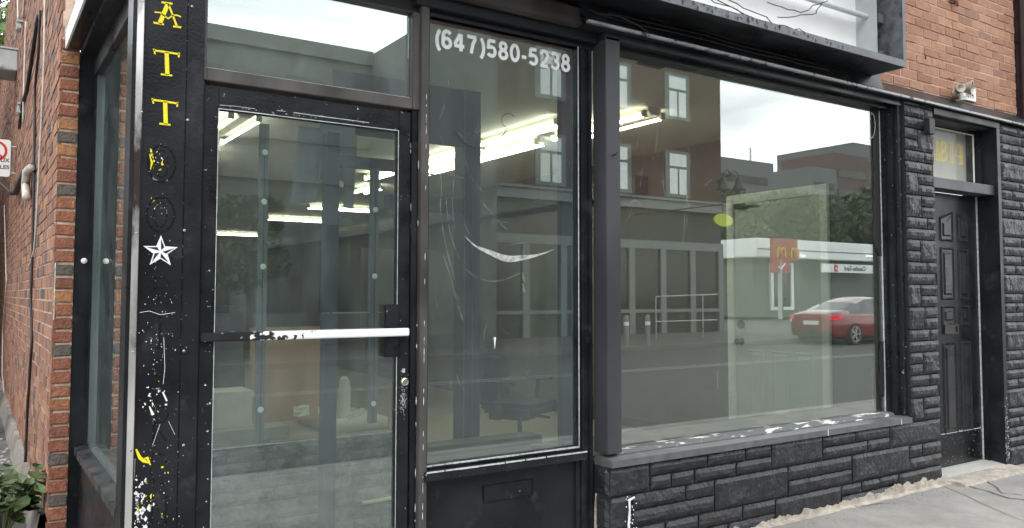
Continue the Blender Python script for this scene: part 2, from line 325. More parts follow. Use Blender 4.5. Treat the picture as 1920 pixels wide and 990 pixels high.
# ================================================================== SETTING
g=MB(); g.box(-400,600,-500,400,-.6,-.16); g.build('ground',K['asphalt'],kind='structure')
g=MB(); g.box(-60,140,-12.9,-2.95,-.5,-.12); rd=g.build('road',K['asphalt'],kind='structure')
g=MB(); 
for y in (-8.6,-8.85): g.box(-60,140,y-.06,y+.06,-.119,-.116)
g.build('lane_marking',K['line'],kind='structure')
g=MB(); g.box(-60,60,-2.8,0,-.3,0.); g.build('sidewalk',K['sidewalk'],kind='structure')
g=MB(); g.box(-60,60,-2.95,-2.8,-.3,.003); g.build('kerb',K['sidewalk'],kind='structure')
g=MB(); g.box(-60,140,-18.3,-13.05,-.3,0); g.build('opposite_sidewalk',K['oppwalk'],kind='structure')
g=MB(); g.box(-60,140,-13.05,-12.9,-.3,.004); g.build('opposite_kerb',K['oppkerb'],kind='structure')
g=MB(); g.box(-6,.42,0.002,30,-.3,0.0); g.build('alley_ground',K['gravel'],kind='structure')
# sidewalk cracks
cr_=MB()
def crack(pxs,wd):
    P=[atZ(x,y,.0) for x,y in pxs]; Q=[]
    for a,b in zip(P[:-1],P[1:]):
        for k in range(5):
            p=a.lerp(b,k/5); Q.append(Vector((p.x+random.uniform(-.012,.012),p.y+random.uniform(-.006,.006),0)))
    for a,b in zip(Q[:-1],Q[1:]):
        d=(b-a).normalized(); nn=Vector((-d.y,d.x,0))*wd*random.uniform(.4,1.2)
        cr_.add([a-nn+Vector((0,0,.004)),b-nn+Vector((0,0,.004)),b+nn+Vector((0,0,.004)),a+nn+Vector((0,0,.004))],[(0,1,2,3)])
crack([(1805,910),(1850,920),(1890,935),(1960,940)],.010)
crack([(1850,902),(1880,925),(1925,930)],.006)
crack([(1615,950),(1650,944),(1690,946)],.004)
crack([(1770,912),(1990,1010)],.0035)
cr_.build('sidewalk_crack',K['crack'],kind='structure')

# ================================================================== SHOP BUILDING
B=thing('shop_building','black painted corner shopfront with red brick alley wall and brick upper floor','building')
# alley wall and quoin
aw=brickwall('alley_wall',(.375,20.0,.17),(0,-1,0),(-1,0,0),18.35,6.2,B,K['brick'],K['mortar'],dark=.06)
# brick return beside side window (narrow ends facing the street)
q=MB(); mm=MB(); mm.box(.378,.462,1.652,1.75,.0,2.74); z=.0; i=0
while z<2.72:
    q.cur=random.choice([.5,.6,.68,.35,.78,.45,.55,1.0,.2,.62]) ; 
    jx=random.uniform(-.002,.004)
    q.box(.366+jx,.462,1.640+random.uniform(-.003,.003),1.72,z+.011,z+.0725,j=.0022); z+=.0735; i+=1
o=mm.build('brick_return',K['mortar'],B); q.build('bricks',K['quoin'],o,bev=.006)
g=MB(); 
n=40; pts=[]
for k in range(n+1):
    y=1.70+(20-1.70)*(k/n)**1.5; g.cur=.5
    pts.append((y,.34+random.uniform(-.006,.006),.17+random.uniform(-.02,.02)))
for a,b in zip(pts[:-1],pts[1:]):
    g.add([(a[1]-.03,a[0],0),(b[1]-.03,b[0],0),(b[1],b[0],b[2]),(a[1],a[0],a[2]),(.4,a[0],a[2]+.01),(.4,b[0],b[2]+.01)],[(0,1,2,3),(3,2,5,4)])
g.build('foundation',K['found'],B)
# upper brick over the shopfront
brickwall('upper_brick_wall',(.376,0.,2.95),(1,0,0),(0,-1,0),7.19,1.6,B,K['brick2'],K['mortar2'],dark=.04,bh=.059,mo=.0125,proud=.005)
g=MB(); g.box(.38,7.57,.055,.2,2.835,2.96); g.box(7.02,9,.005,.2,0,2.8); g.build('backing_wall',K['black'],B)
g=MB(); g.box(6.0,9.5,.2,.3,2.74,6); g.build('inner_wall',K['black'],B)
# ---- corner pillar
pl=MB(); pl.box(.532,.688,-.030,.10,0,2.82); pl.box(.6905,.757,-.0285,.06,0,2.82); pil=pl.build('corner_pillar',K['black'],B,bev=.0015)
g=MB(); g.box(.503,.528,-.034,.0,0,2.82); g.build('corner_trim',K['chrome'],pil,bev=.002)
g=MB(); g.box(.5285,.5325,-.035,-.03,.0,2.82); g.box(.488,.5025,-.033,.0,0,2.8); g.box(.492,.53,.0,.12,0,2.8); g.build('trim_bead',K['black'],pil)
def rivet(mb,p,r=.006): mb.lathe((p.x,p.y,p.z),[(r,0),(r,.002),(r*.6,.004),(0,.0045)],ax=(0,-1,0),n=10)
for x,y in [(360,12),(352,225),(346,432),(266,210),(256,437),(345,658),(249,660),(344,835),(245,845),(268,2)]:
    g=MB(); rivet(g,at(x,y,-.031),.0055); g.build('rivet',K['alu'],pil)
g=MB(); g.box(.6885,.6903,-.0302,-.02,0,2.82); g.build('panel_seam',K['ghost'],pil)
# letters
YP=-.0305
lt=MB()
def S(pts,wd): stroke(lt,[(at(x,y,YP).x,at(x,y,YP).z) for x,y in pts],wd,YP)
def zoomA(pts,sc=4.127,ox=230,oy=0): return [(ox+x/sc,oy+y/sc) for x,y in pts]
# A
S(zoomA([(300,18),(385,30)]),.0075)
S(zoomA([(350,28),(285,185)]),.016); S(zoomA([(352,30),(420,205)]),.0075)
S(zoomA([(237,175),(318,190)]),.0075); S(zoomA([(390,205),(452,212)]),.0075)
S(zoomA([(247,95),(290,98),(330,130),(352,145),(375,128),(400,118),(425,120),(450,132)]),.0055)
lt.build('yellow_letter',K['yellow'],pil)
# T T
for (dx,dy) in ((0,0),(-12,382)):
    lt=MB()
    S(zoomA([(240+dx,390+dy),(345+dx,405+dy),(438+dx,420+dy)]),.0075)
    S(zoomA([(240+dx,378+dy),(250+dx,420+dy)]),.006); S(zoomA([(437+dx,408+dy),(432+dx,445+dy)]),.006)
    S(zoomA([(340+dx,405+dy),(345+dx,580+dy)]),.0155); S(zoomA([(295+dx,575+dy),(382+dx,585+dy)]),.007)
    lt.build('yellow_letter',K['yellow'],pil)
# ghost letters
gh=MB(); YG=-.0303
def ring(cx,cy,rx,ry,wd,mb,a0=0,a1=360,Yp=YG):
    P=[]
    for k in range(25):
        t=R(a0+(a1-a0)*k/24); p=at(cx+rx*math.cos(t),cy+ry*math.sin(t),Yp); P.append((p.x,p.z))
    stroke(mb,P,wd,Yp,.001)
ring(303,307,26,34,.008,gh); ring(301,402,26,32,.008,gh); ring(303,307,12,26,.004,gh); ring(301,402,12,24,.004,gh)
def GS(pts,wd=.010,mb=None,Yp=YG): stroke(mb or gh,[(at(x,y,Yp).x,at(x,y,Yp).z) for x,y in pts],wd,Yp,.001)
GS([(290,520),(291,560)]);GS([(284,520),(308,520),(318,530),(308,540),(290,541)],.005);GS([(283,560),(300,560)],.005)
GS([(300,590),(300,650)]);GS([(288,590),(314,590)],.005);GS([(288,652),(314,652)],.005)
GS([(292,675),(291,735)]);GS([(285,675),(318,676)],.005);GS([(285,737),(318,738)],.005);GS([(292,705),(310,705)],.005)
GS([(290,760),(288,830)]);GS([(284,760),(308,762),(316,778),(306,792),(290,793),(312,828)],.005)
GS([(286,850),(308,852),(312,870)],.005);GS([(286,850),(282,885),(292,910),(310,905)],.005)
GS([(284,930),(283,985)]);GS([(284,930),(312,985)],.006);GS([(312,930),(311,985)],.005)
gh.build('faded_lettering',K['ghost'],pil)
# star
st=MB(); stb=MB()
c=at(301,472,YP); Ro=.066; Ri=.027
for k in range(5):
    a=math.pi/2+2*math.pi*k/5
    tip=(c.x+Ro*math.cos(a),c.z+Ro*math.sin(a)*.98); l_=(c.x+Ri*math.cos(a+math.pi/5),c.z+Ri*math.sin(a+math.pi/5)); r_=(c.x+Ri*math.cos(a-math.pi/5),c.z+Ri*math.sin(a-math.pi/5))
    flat(st,[(c.x,c.z),r_,tip,l_],YP,.0015)
    k2=.84
    def sh(p,f=.80): 
        return (c.x+(p[0]-c.x)*f,c.z+(p[1]-c.z)*f)
    flat(stb,[(c.x+math.cos(a-.3)*.006,c.z+math.sin(a-.3)*.006),sh(r_,.82),sh(tip,.80)],YP-.0016,.0006)
sto=st.build('white_star',K['whitelet'],pil); stb.build('black_facets',K['blackink'],sto)
# chips on the pillar
wc=MB(); yc=MB()
def chips(mb,cx,cy,sx,sy,n,r0,r1,Yp=YP-.0004):
    for _ in range(n):
        p=at(random.gauss(cx,sx),random.gauss(cy,sy),Yp)
        if not(.536<p.x<.75): continue
        blob(mb,p.x,p.z,random.uniform(r0,r1)*random.random()**.6,Yp,.0008,asp=random.uniform(.6,2.2))
random.seed(21)
chips(yc,292,300,8,14,14,.001,.008); chips(wc,300,300,8,18,16,.001,.004); chips(yc,290,382,10,7,6,.001,.005); chips(wc,305,385,10,8,10,.001,.003)
GSy=lambda pts,wd: stroke(yc,[(at(x,y,YP).x,at(x,y,YP).z) for x,y in pts],wd,YP-.0004,.0008)
GSy([(280,290),(285,305),(282,318)],[.002,.008,.002]); GSy([(255,842),(262,858),(270,864),(278,868)],[.006,.012,.014,.003]); GSy([(268,860),(276,858),(282,872)],[.003,.01,.004])
chips(wc,300,560,15,70,50,.0004,.002); chips(wc,300,560,16,10,14,.001,.003); chips(wc,295,640,14,25,40,.0006,.003)
chips(wc,292,745,14,16,26,.001,.008); chips(yc,288,760,18,16,10,.001,.005); chips(wc,300,820,25,60,26,.0006,.003)
chips(wc,258,930,12,20,42,.001,.012); chips(yc,266,940,18,22,14,.002,.007); chips(yc,300,895,14,30,8,.001,.006); chips(wc,262,975,10,10,30,.002,.01)
chips(wc,345,700,12,150,22,.0006,.002); chips(wc,310,900,25,50,28,.0006,.0025)
GSw=lambda pts,wd: stroke(wc,[(at(x,y,YP).x,at(x,y,YP).z) for x,y in pts],wd,YP-.0004,.0006)
GSw([(253,860),(250,930),(248,990)],.0016); GSw([(307,633),(309,690),(306,720)],.0015); GSw([(300,795),(286,835)],.0012); GSw([(316,790),(328,815)],.0012); GSw([(262,586),(280,583),(300,590),(328,586)],.0016)
GSw([(305,735),(313,752)],.006); GSw([(280,762),(287,778)],[.004,.011])
wc.build('white_paint_chips',K['whitelet'],pil); yc.build('yellow_paint_chips',K['yellow'],pil)

# ---- chips generator for frames on a plane Y: thin dashes
def dashes(lst,Yp,name,parent,mt='whitelet',w0=.0012,w1=.003):
    mb=MB()
    for (x0,y0,x1,y1,n) in lst:
        for k in range(n):
            t=random.random(); ln=random.uniform(.002,.02)
            a=at(x0+(x1-x0)*t,y0+(y1-y0)*t,Yp); t2=t+random.uniform(.002,.02); b=at(x0+(x1-x0)*t2,y0+(y1-y0)*t2,Yp)
            wd=random.uniform(w0,w1)
            stroke(mb,[(a.x,a.z),((a.x+b.x)/2,(a.z+b.z)/2),(b.x,b.z)],[wd*.4,wd,wd*.3],Yp,.0006)
    mb.build(name,K[mt],parent)
random.seed(5)
# ---- head frame and flashing (left part)
g=MB(); g.box(.757,2.80,-.015,.08,2.715,2.80); g.box(1.70,2.80,-.055,-.015,2.745,2.80); hf=g.build('head_frame',K['black'],B,bev=.003)
g=MB(); g.box(.44,2.66,-.10,-.04,2.805,2.90); g.box(.44,2.66,-.106,-.1,2.805,2.815); g.build('fascia_flashing',K['black_up'],B,bev=.003)
# ---- transom over the door
tr=MB(); frame(tr,.757,1.735,2.249,2.715,-.03,.05,.010,.042,.057,.006); tro=tr.build('transom_window',K['black_up'],B,bev=.003)
g=MB(); g.box(.77,1.69,.002,.008,2.30,2.708); g.build('pane',G_trans,tro)
g=MB(); 
for sg in ([(387,126),(767,183)],):
    P=[at(x,y,-.031) for x,y in sg]; stroke(g,[(P[0].x,P[0].z),(P[1].x,P[1].z)],.0015,-.0305,.001)
g.build('putty_line',K['scr'],tro)
# ---- door
D=bpy.data.objects.new('entrance_door',None); col.objects.link(D); D.parent=B
g=MB(); frame(g,.762,1.695,.06,2.235,-.012,.035,.058,.062,.16,.093); dl=g.build('door_leaf',K['black_chip'],D,bev=.003)
g=MB(); g.box(.757,.7605,-.026,.05,0,2.249); g.box(1.699,1.728,-.02,.06,0,2.249); g.build('door_jamb',K['black'],D,bev=.002)
g=MB(); g.box(.82,1.633,.006,.012,.2,2.145); dp=g.build('pane',G_door,D)
g=MB(); g.box(.82,1.633,-.014,-.0125,2.1405,2.1435); g.box(.8195,.822,-.014,-.0125,.2,2.14); g.box(1.6305,1.633,-.014,-.0125,.2,2.14); g.build('glazing_bead',K['scr'],D)
dashes([(430,200,600,222,18),(560,210,680,230,20),(770,260,772,990,40),(752,690,756,770,30),(778,470,779,990,22)],-.0135,'paint_chips',D)
g=MB()
for pts,wd in (([(412,197),(440,199),(478,204)],.0022),([(519,207),(536,209)],.002),([(550,211),(600,218),(655,225),(692,230)],.003),([(430,205),(520,216)],.0012)):
    stroke(g,[(at(x,y,-.0135).x,at(x,y,-.0135).z) for x,y in pts],wd,-.0135,.0006)
g.build('worn_line',K['scr'],D)
# push bar
pb=MB(); pb.box(.762,1.678,-.052,-.030,1.190,1.226); pb.box(.775,.80,-.03,-.012,1.195,1.22); pb.box(1.64,1.665,-.03,-.012,1.195,1.22)
K['bar']=mat('worn_white_bar',(.80,.81,.8),.4,var=.05)
# black paint remains at the left end, white where it wore off
M=K['bar']; t=M.node_tree; b_=t.nodes['Principled BSDF']; n=t.nodes.new; l=t.links.new
ob=n('ShaderNodeTexCoord'); sx=n('ShaderNodeSeparateXYZ'); l(ob.outputs['Object'],sx.inputs[0]); ns=n('ShaderNodeTexNoise'); ns.inputs['Scale'].default_value=38; ns.inputs['Detail'].default_value=8; l(ob.outputs['Object'],ns.inputs[0])
ma=n('ShaderNodeMath'); ma.operation='MULTIPLY_ADD'; ma.inputs[1].default_value=1.3; l(ns.outputs[0],ma.inputs[0]); l(sx.outputs[0],ma.inputs[2])
cm=n('ShaderNodeMapRange'); cm.inputs[1].default_value=1.68; cm.inputs[2].default_value=1.70; l(ma.outputs[0],cm.inputs[0])
mxx=n('ShaderNodeMix'); mxx.data_type='RGBA'; l(cm.outputs[0],mxx.inputs[0]); mxx.inputs[6].default_value=(.02,.02,.022,1); mxx.inputs[7].default_value=(.82,.83,.82,1); l(mxx.outputs[2],b_.inputs['Base Color'])
pb.build('push_bar',K['bar'],D,bev=.004)
g=MB(); g.box(1.566,1.634,-.0285,-.0135,1.095,1.190); g.box(1.566,1.634,-.0285,-.0135,1.226,1.335); g.build('pull_plate',K['black_chip'],D,bev=.003)
g=MB(); p=at(759,716,-.013); g.lathe((p.x,-.012,p.z),[(.019,0),(.019,.006),(.014,.010),(.013,.008),(.0,.008)],ax=(0,-1,0),n=24); g.box(p.x-.0018,p.x+.0018,-.0215,-.02,p.z-.007,p.z+.007)
g.build('lock_cylinder',K['brass'],D,smooth=False)
g=MB()
for _ in range(120):
    p=at(random.gauss(757,3.2),random.gauss(748,14),-.0135); blob(g,p.x,p.z,random.uniform(.0008,.003),-.0132,.0006)
p=at(757,695,-.013); g.box(p.x-.008,p.x+.006,-.0145,-.0125,p.z-.009,p.z+.010)
g.build('scratched_paint',K['scr'],D)
# inner security strips with bolts
for (x,zs,zz) in ((1.053,(2.004,1.785,1.5,.882),(.74,2.13)),(1.580,(1.781,1.466,.869),(.78,1.98))):
    g=MB(); g.box(x-.019,x+.019,.125,.150,zz[0],zz[1]); s_=g.build('security_strip',K['oppgrey'],D)
    gg=MB(); gg.box(x-.0015,x+.0015,.121,.1245,zz[0],zz[1]); gg.build('strip_seam',K['plastic'],s_)
    for z in zs: gg=MB(); gg.lathe((x,.123,z),[(.013,0),(.013,.003),(.006,.005),(.005,.003),(0,.003)],ax=(0,-1,0),n=16); gg.build('bolt',K['paper'],s_)
g=MB(); g.box(1.345,1.405,.14,.2,.3,2.13); g.box(1.405,1.72,.14,.2,1.98,2.03); g.build('inner_post',K['post'],D)
g=MB(); g.box(1.33,1.62,.13,.14,1.292,1.298); g.build('inner_latch_rail',K['alu'],D)
# taped paper strips hanging behind the door glass
g=MB()
for quad in ([(600,212),(640,215),(640,338),(600,338)],[(632,222),(668,226),(660,350),(634,335)],[(562,235),(606,240),(594,380),(545,380)],[(648,250),(672,252),(664,392),(645,388)]):
    pass
for k,quad in enumerate(([(600,212),(640,215),(640,338),(600,338)],[(632,222),(668,226),(660,350),(634,335)],[(562,235),(606,240),(594,380),(545,380)],[(648,250),(672,252),(664,392),(645,388)])):
    g=MB(); flat(g,[(at(x,y,.30).x,at(x,y,.30).z) for x,y in quad],.30+.004*k,.001); tag(g.build('paper_strip',K['paperthin']),['long white paper strip hanging left of the dark post behind the door glass','white paper strip right of the dark post at the top of the door glass','leftmost translucent paper strip hanging behind the door glass','thin lower paper strip hanging behind the upper right of the door glass'][k],'paper')
# ---- mullion
g=MB(); g.box(1.732,1.775,-.045,.07,0,2.80); g.build('mullion',K['black_up'],B,bev=.003)
dashes([(800,150,792,990,26),(786,170,778,990,10)],-.0455,'mullion_chips',B)
# ---- sidelight
sw=bpy.data.objects.new('sidelight_window',None); col.objects.link(sw); sw.parent=B
g=MB(); frame(g,1.775,2.70,.565,2.735,-.02,.05,.015,.014,.014,.02); g.build('window_frame',K['black'],sw,bev=.002)
g=MB(); g.box(1.79,2.69,.004,.010,.575,2.72); g.build('pane',G_side,sw)
g=MB(); g.box(1.76,2.712,-.062,.02,.516,.562); si=g.build('sill',K['black_chip'],sw,bev=.004)
g=MB(); random.seed(3)
x=1.778
while x<2.69:
    l_=random.uniform(.02,.09); g.box(x,min(2.69,x+l_),-.0225,-.0195,.577-random.uniform(0,.002),.5825+random.uniform(0,.002)); x+=l_+random.uniform(-.002,.006)
x=1.765
while x<2.70:
    l_=random.uniform(.02,.12); g.box(x,min(2.708,x+l_),-.0645,-.061,.5565-random.uniform(0,.002),.5625); x+=l_+random.uniform(-.003,.01)
g.box(2.686,2.690,-.0225,-.0195,.58,2.72)
g.build('worn_paint_edge',K['scr'],sw)
# jamb ribs between sidelight and display window
g=MB(); g.box(2.7,2.80,0,.06,0,2.80); g.box(2.712,2.735,-.012,0,.0,2.75); g.box(2.765,2.785,-.018,0,0,2.75); g.build('jamb',K['black'],B,bev=.002)
g=MB(); g.box(2.788,2.791,-.004,-.0015,.5,2.72); g.build('jamb_edge_wear',K['scr'],B)
# panel below
g=MB(); g.box(1.775,2.80,.01,.06,0,.516); lp=g.build('lower_panel',K['black'],B)
g=MB(); frame(g,2.112,2.408,.360,.443,.002,.012,.004,.004,.004,.004); g.box(2.118,2.402,.006,.012,.364,.439); g.build('mail_slot',K['black_chip'],lp,bev=.001)
g=MB(); g.box(2.68,2.70,-.004,.01,0,.516); g.box(2.725,2.745,-.008,.01,0,.516); g.build('panel_rib',K['black'],lp)
# phone number
def arc(cx,cz,rx,rz,a0,a1,n=14): return [(cx+rx*math.cos(R(a0+(a1-a0)*k/n)),cz+rz*math.sin(R(a0+(a1-a0)*k/n))) for k in range(n+1)]
DG={'0':[arc(.5,.5,.34,.43,90,450,24)],'8':[arc(.5,.73,.27,.20,90,450,20),arc(.5,.28,.33,.22,90,450,20)],
 '6':[arc(.5,.31,.33,.24,90,450,20),[(.80,.80)]+arc(.52,.66,.33,.27,55,180,10)+[(.18,.40),(.20,.30)]],
 '4':[[(.64,0),(.64,.93)],[(.56,.92),(.10,.34)],[(.04,.27),(.94,.27)]],
 '7':[[(.10,.90),(.90,.90)],[(.82,.84),(.60,.50),(.44,0)]],
 '5':[[(.22,.90),(.84,.90)],[(.28,.92),(.20,.44)],arc(.50,.32,.34,.25,140,-150,16)],
 '2':[arc(.5,.68,.33,.25,175,-30,12)+[(.55,.34),(.24,.16)],[(.12,.08),(.88,.08)]],
 '3':[arc(.48,.71,.30,.21,160,-80,12)+[(.40,.50)],[(.45,.51)]+arc(.48,.27,.34,.22,80,-160,14)],
 '-':[[(.15,.36),(.85,.36)]],'(':[arc(1.15,.38,.62,.66,125,235,12)],')':[arc(-.15,.38,.62,.66,55,-55,12)]}
ADV={'(':.62,')':.62,'-':.62}
def numerals(body,x0,z0,hh,wd,adv,Y0,mb,asp=.70):
    x=x0;k=0
    for ch in body:
        for st_ in DG[ch]:
            stroke(mb,[(x+px_*hh*asp*(ADV.get(ch,1) if ch=='-' else 1)-(.012 if ch=='(' else 0),z0+pz_*hh) for px_,pz_ in st_],wd,Y0-.0002*(k%5),.0012); k+=1
        x+=adv*ADV.get(ch,1)
g=MB(); numerals('(647)580-5238',1.815,2.577,.092,.0185,.0710,-.0002,g); g.build('phone_number',K['whitelet'],sw)
# residue and scratches on sidelight glass
g=MB(); YS=.002
def GL(pts,wd,mb,Yp=YS):
    P=[at(x,y,Yp) for x,y in pts]
    Q=[]
    for i in range(len(P)-1):
        for k in range(4):
            t=k/4; a=P[max(i-1,0)];b=P[i];c_=P[i+1];d=P[min(i+2,len(P)-1)]
            q=.5*((2*b)+(c_-a)*t+(2*a-5*b+4*c_-d)*t*t+(-a+3*b-3*c_+d)*t**3); Q.append((q.x,q.z))
    Q.append((P[-1].x,P[-1].z))
    if isinstance(wd,(list,tuple)):
        W=[]
        for i in range(len(P)-1):
            for k in range(4): W.append(wd[i]*(1-k/4)+wd[i+1]*k/4)
        W.append(wd[-1])
    else: W=wd
    stroke(mb,Q,W,Yp,.0005)
GL([(872,443),(890,460),(915,472),(950,485),(980,483),(1010,478),(1038,468)],[.001,.008,.022,.034,.026,.010,.001],g)
rs=g.build('adhesive_residue',K['residue'],sw)
g=MB()
for pts in ([(818,300),(828,345),(826,400),(838,470),(855,530)],[(835,360),(845,440),(870,500),(905,524),(940,526),(975,512)],[(852,330),(848,380),(853,430)],[(870,290),(882,330),(905,360)],
            [(905,380),(930,410),(950,430)],[(945,461),(985,454)],[(832,480),(845,520),(858,570),(868,600)],[(840,150),(842,170),(856,150)],[(1038,130),(1030,190),(1015,240),(1008,270)],
            [(878,250),(900,245),(918,240)],[(915,200),(905,220),(890,252)],[(862,400),(880,440),(888,455)],[(820,240),(832,270)],[(1055,178),(1070,182)],[(1060,300),(1070,308)]):
    GL(pts,random.uniform(.0007,.0016),g)
random.seed(31)
for _ in range(26):
    x=random.uniform(805,1060); y=random.uniform(90,820); a=random.gauss(1.4,.5); ln=random.uniform(8,45); c_=random.uniform(-6,6)
    GL([(x,y),(x+math.cos(a)*ln/2+c_,y+math.sin(a)*ln/2),(x+math.cos(a)*ln,y+math.sin(a)*ln)],random.uniform(.0004,.0009),g)
g.build('glass_scratches',K['scratch'],sw)
g=MB(); 
def ringon(cx,cy,rr,a0,a1,wd):
    GL([(cx+rr*math.cos(R(a0+(a1-a0)*k/8)),cy+rr*math.sin(R(a0+(a1-a0)*k/8))) for k in range(9)],wd,g)
ringon(953,226,13,110,330,.003); ringon(905,224,48,20,85,.004); ringon(900,230,48,95,160,.004)
g.build('peeled_sticker_rings',K['plastic'],sw)
g=MB(); p=at(928,640,YS); flat(g,[(p.x-.007,p.z+.02),(p.x+.006,p.z+.02),(p.x-.001,p.z-.04)],YS,.001); g.build('paint_drip',K['whitelet'],sw)

# ---- display window bay
dw=bpy.data.objects.new('display_window',None); col.objects.link(dw); dw.parent=B
g=MB(); g.box(2.803,2.906,-.112,-.004,.538,2.775); g.build('window_post',K['postgrey'],dw,bev=.003)
g=MB(); g.box(2.8,5.62,-.112,.05,2.758,2.80); g.box(2.906,5.52,-.06,.05,2.735,2.757); g.build('window_head',K['black'],dw,bev=.003)
g=MB(); g.box(5.505,5.530,-.03,.05,.54,2.735); g.box(5.532,5.562,-.075,.05,.52,2.757); g.box(5.564,5.612,-.105,.05,.475,2.757); g.build('window_frame',K['black_chip'],dw,bev=.003)
g=MB(); g.box(2.9,5.506,.004,.010,.53,2.745); g.build('pane',G_disp,dw)
g=MB(); g.box(5.497,5.503,-.006,.002,.545,2.73); g.build('glazing_bead',K['scr'],dw)
# sill: two sloping boards
g=MB(); g.prism([(2.803,-.150,.474),(2.803,-.150,.512),(2.803,-.085,.522),(2.803,.0,.522),(2.803,.0,.474)],(2.79,0,0))
K['sillgrey']=mat('grey_worn_sill',(.11,.113,.118),.4,var=.25,vs=12,c2=(.4,.4,.4),c2t=(.66,.70),c2s=14,bump=.1)
sl_=g.build('sill',K['sillgrey'],dw,bev=.002)
g=MB(); g.prism([(2.908,-.07,.524),(2.908,-.055,.543),(2.908,.0,.548),(2.908,.0,.524)],(2.60,0,0))
K['peel']=mat('peeling_white_sill',(.09,.09,.09),.5,c2=(.72,.73,.73),c2t=(.55,.585),c2s=30,stretch=(.22,1,1),bump=.3)
g.build('peeling_sill_bead',K['peel'],dw)
g=MB(); 
for x in (4.62,5.45): g.box(x,x+.004,-.152,-.149,.474,.513)
g.build('sill_joint',K['whitelet'],dw)
g=MB(); p=at(1150,291,-.113); g.tube([(p.x,-.112,p.z),(p.x,-.135,p.z+.002),(p.x+.004,-.14,p.z+.014)],.0045,8); g.build('hook',K['plastic'],dw)
g=MB(); YS=.002
for pts in ([(1225,300),(1232,260),(1236,200)],[(1200,350),(1206,310)],[(1280,460),(1286,380),(1295,300)],[(1205,180),(1215,205)],[(1275,285),(1290,380),(1283,440)],[(1240,330),(1248,370)],[(1320,350),(1345,325)],[(1175,395),(1190,375),(1215,400)],[(1345,695),(1346,730)],[(1290,385),(1350,395),(1365,405)],[(1635,690),(1636,760)]):
    GL(pts,random.uniform(.0008,.0016),g)
for _ in range(18):
    x=random.gauss(1230,50); y=random.gauss(320,70); a=random.gauss(1.5,.3); ln=random.uniform(10,60)
    if x<1172 or y<130: continue
    GL([(x,y),(x+math.cos(a)*ln/2+random.uniform(-3,3),y+math.sin(a)*ln/2),(x+math.cos(a)*ln,y+math.sin(a)*ln)],random.uniform(.0005,.0011),g)
g.build('glass_scratches',K['scratch'],dw)
g=MB()
P=[(1634,190)]+[(1638+random.uniform(-2,3),y) for y in range(205,470,14)]+[(1648,480),(1662,480),(1656,190)]
flat(g,[(at(x,y,-.001).x,at(x,y,-.001).z) for x,y in P],-.001,.001)
P=[(1652,640)]+[(1648+random.uniform(-2,3),y) for y in range(655,740,12)]+[(1658,745),(1662,640)]
flat(g,[(at(x,y,-.001).x,at(x,y,-.001).z) for x,y in P],-.001,.001)
g.build('torn_black_film',K['plastic'],dw)
g=MB()
for k in range(1): stroke(g,[(at(1633+8*math.sin(R(t)),235-24*math.cos(R(t)),-.003).x,at(1633+8*math.sin(R(t)),235-24*math.cos(R(t)),-.003).z) for t in range(0,190,15)],.006,-.0025,.0006)
g.build('sticker_arc',K['scr'],dw)

# ---- drip flashing along the bay and over the apartment door
g=MB(); g.box(2.64,7.9,-.172,-.150,2.803,2.819)
g.build('drip_flashing',K['flash'],B,bev=.001); g=MB(); g.prism([(2.64,-.166,2.82),(2.64,-.15,2.8195),(2.64,0,2.94),(2.64,-.0,2.952)],(5.26,0,0)); g.build('flashing_slope',K['black'],B)
g=MB(); g.box(2.645,7.9,-.15,.0,2.800,2.803); g.build('soffit_board',K['black'],B)
K['roofblk']=K['black']
g=MB(); g.prism([(2.64,-.145,2.835),(2.64,-.10,2.97),(2.64,-.0,2.97),(2.64,0,2.835)],(2.7,0,0)); g.build('sign_band',K['black'],B)
g=MB()
for k,(y,z) in enumerate(((-.15,2.865),(-.135,2.90),(-.12,2.93))):
    g.tube([(2.7+k*.1+i*.25,y-.004+random.uniform(-.006,.004),z+random.uniform(-.008,.006)) for i in range(9-k)],.004,6)
g.tube([(2.66,-.11,2.90),(2.72,-.15,2.87),(2.85,-.17,2.875),(3.0,-.165,2.85),(3.08,-.15,2.83)],.006,6)
g.build('loose_cables',K['cable'],B)

# ---- stone base, pier, right wall
random.seed(11)
s=MB(); j=MB(); j.box(2.803,6.0,-.118,.05,0,.474); j.box(5.612,6.0,-.118,.05,.474,2.80); j.box(6.99,9.0,-.118,.05,0,2.80)
Ys=-.128
z0,z1,z2,z3=.472,.318,.298,.135
def rowof(xs,za,zb):
    for a,b in zip(xs[:-1],xs[1:]): stone(s,a,b,za,zb,Ys)
# course 1
stone(s,2.805,3.09,.318,.472,Ys); rowof([3.09,3.537,3.859,4.091],.397,.472); rowof([3.09,3.249,3.431,3.775,4.091],.318,.397)
stone(s,4.091,4.594,.318,.472,Ys); rowof([4.594,4.95,5.342],.397,.472); rowof([4.594,5.077,5.342],.318,.397); stone(s,5.342,5.995,.312,.472,Ys)
# course 2
stone(s,2.805,2.96,.14,.318,Ys); rowof([2.96,3.36,3.59],.232,.318); stone(s,2.96,3.59,.145,.232,Ys); stone(s,3.59,4.244,.14,.318,Ys)
rowof([4.244,4.903],.228,.318); rowof([4.244,4.903],.135,.228); stone(s,4.903,5.577,.133,.318,Ys); rowof([5.577,5.744,5.995],.222,.312); stone(s,5.577,5.995,.133,.222,Ys)
# course 3
rowof([2.805,3.2,3.456],.058,.14); rowof([3.456,3.826,4.12],.055,.14); rowof([2.805,3.1,3.7,4.12],-.03,.055); stone(s,4.12,4.779,-.03,.135,Ys)
rowof([4.779,5.004,5.205,5.442],.062,.133); stone(s,4.779,5.442,-.03,.062,Ys); stone(s,5.442,5.995,-.03,.133,Ys)
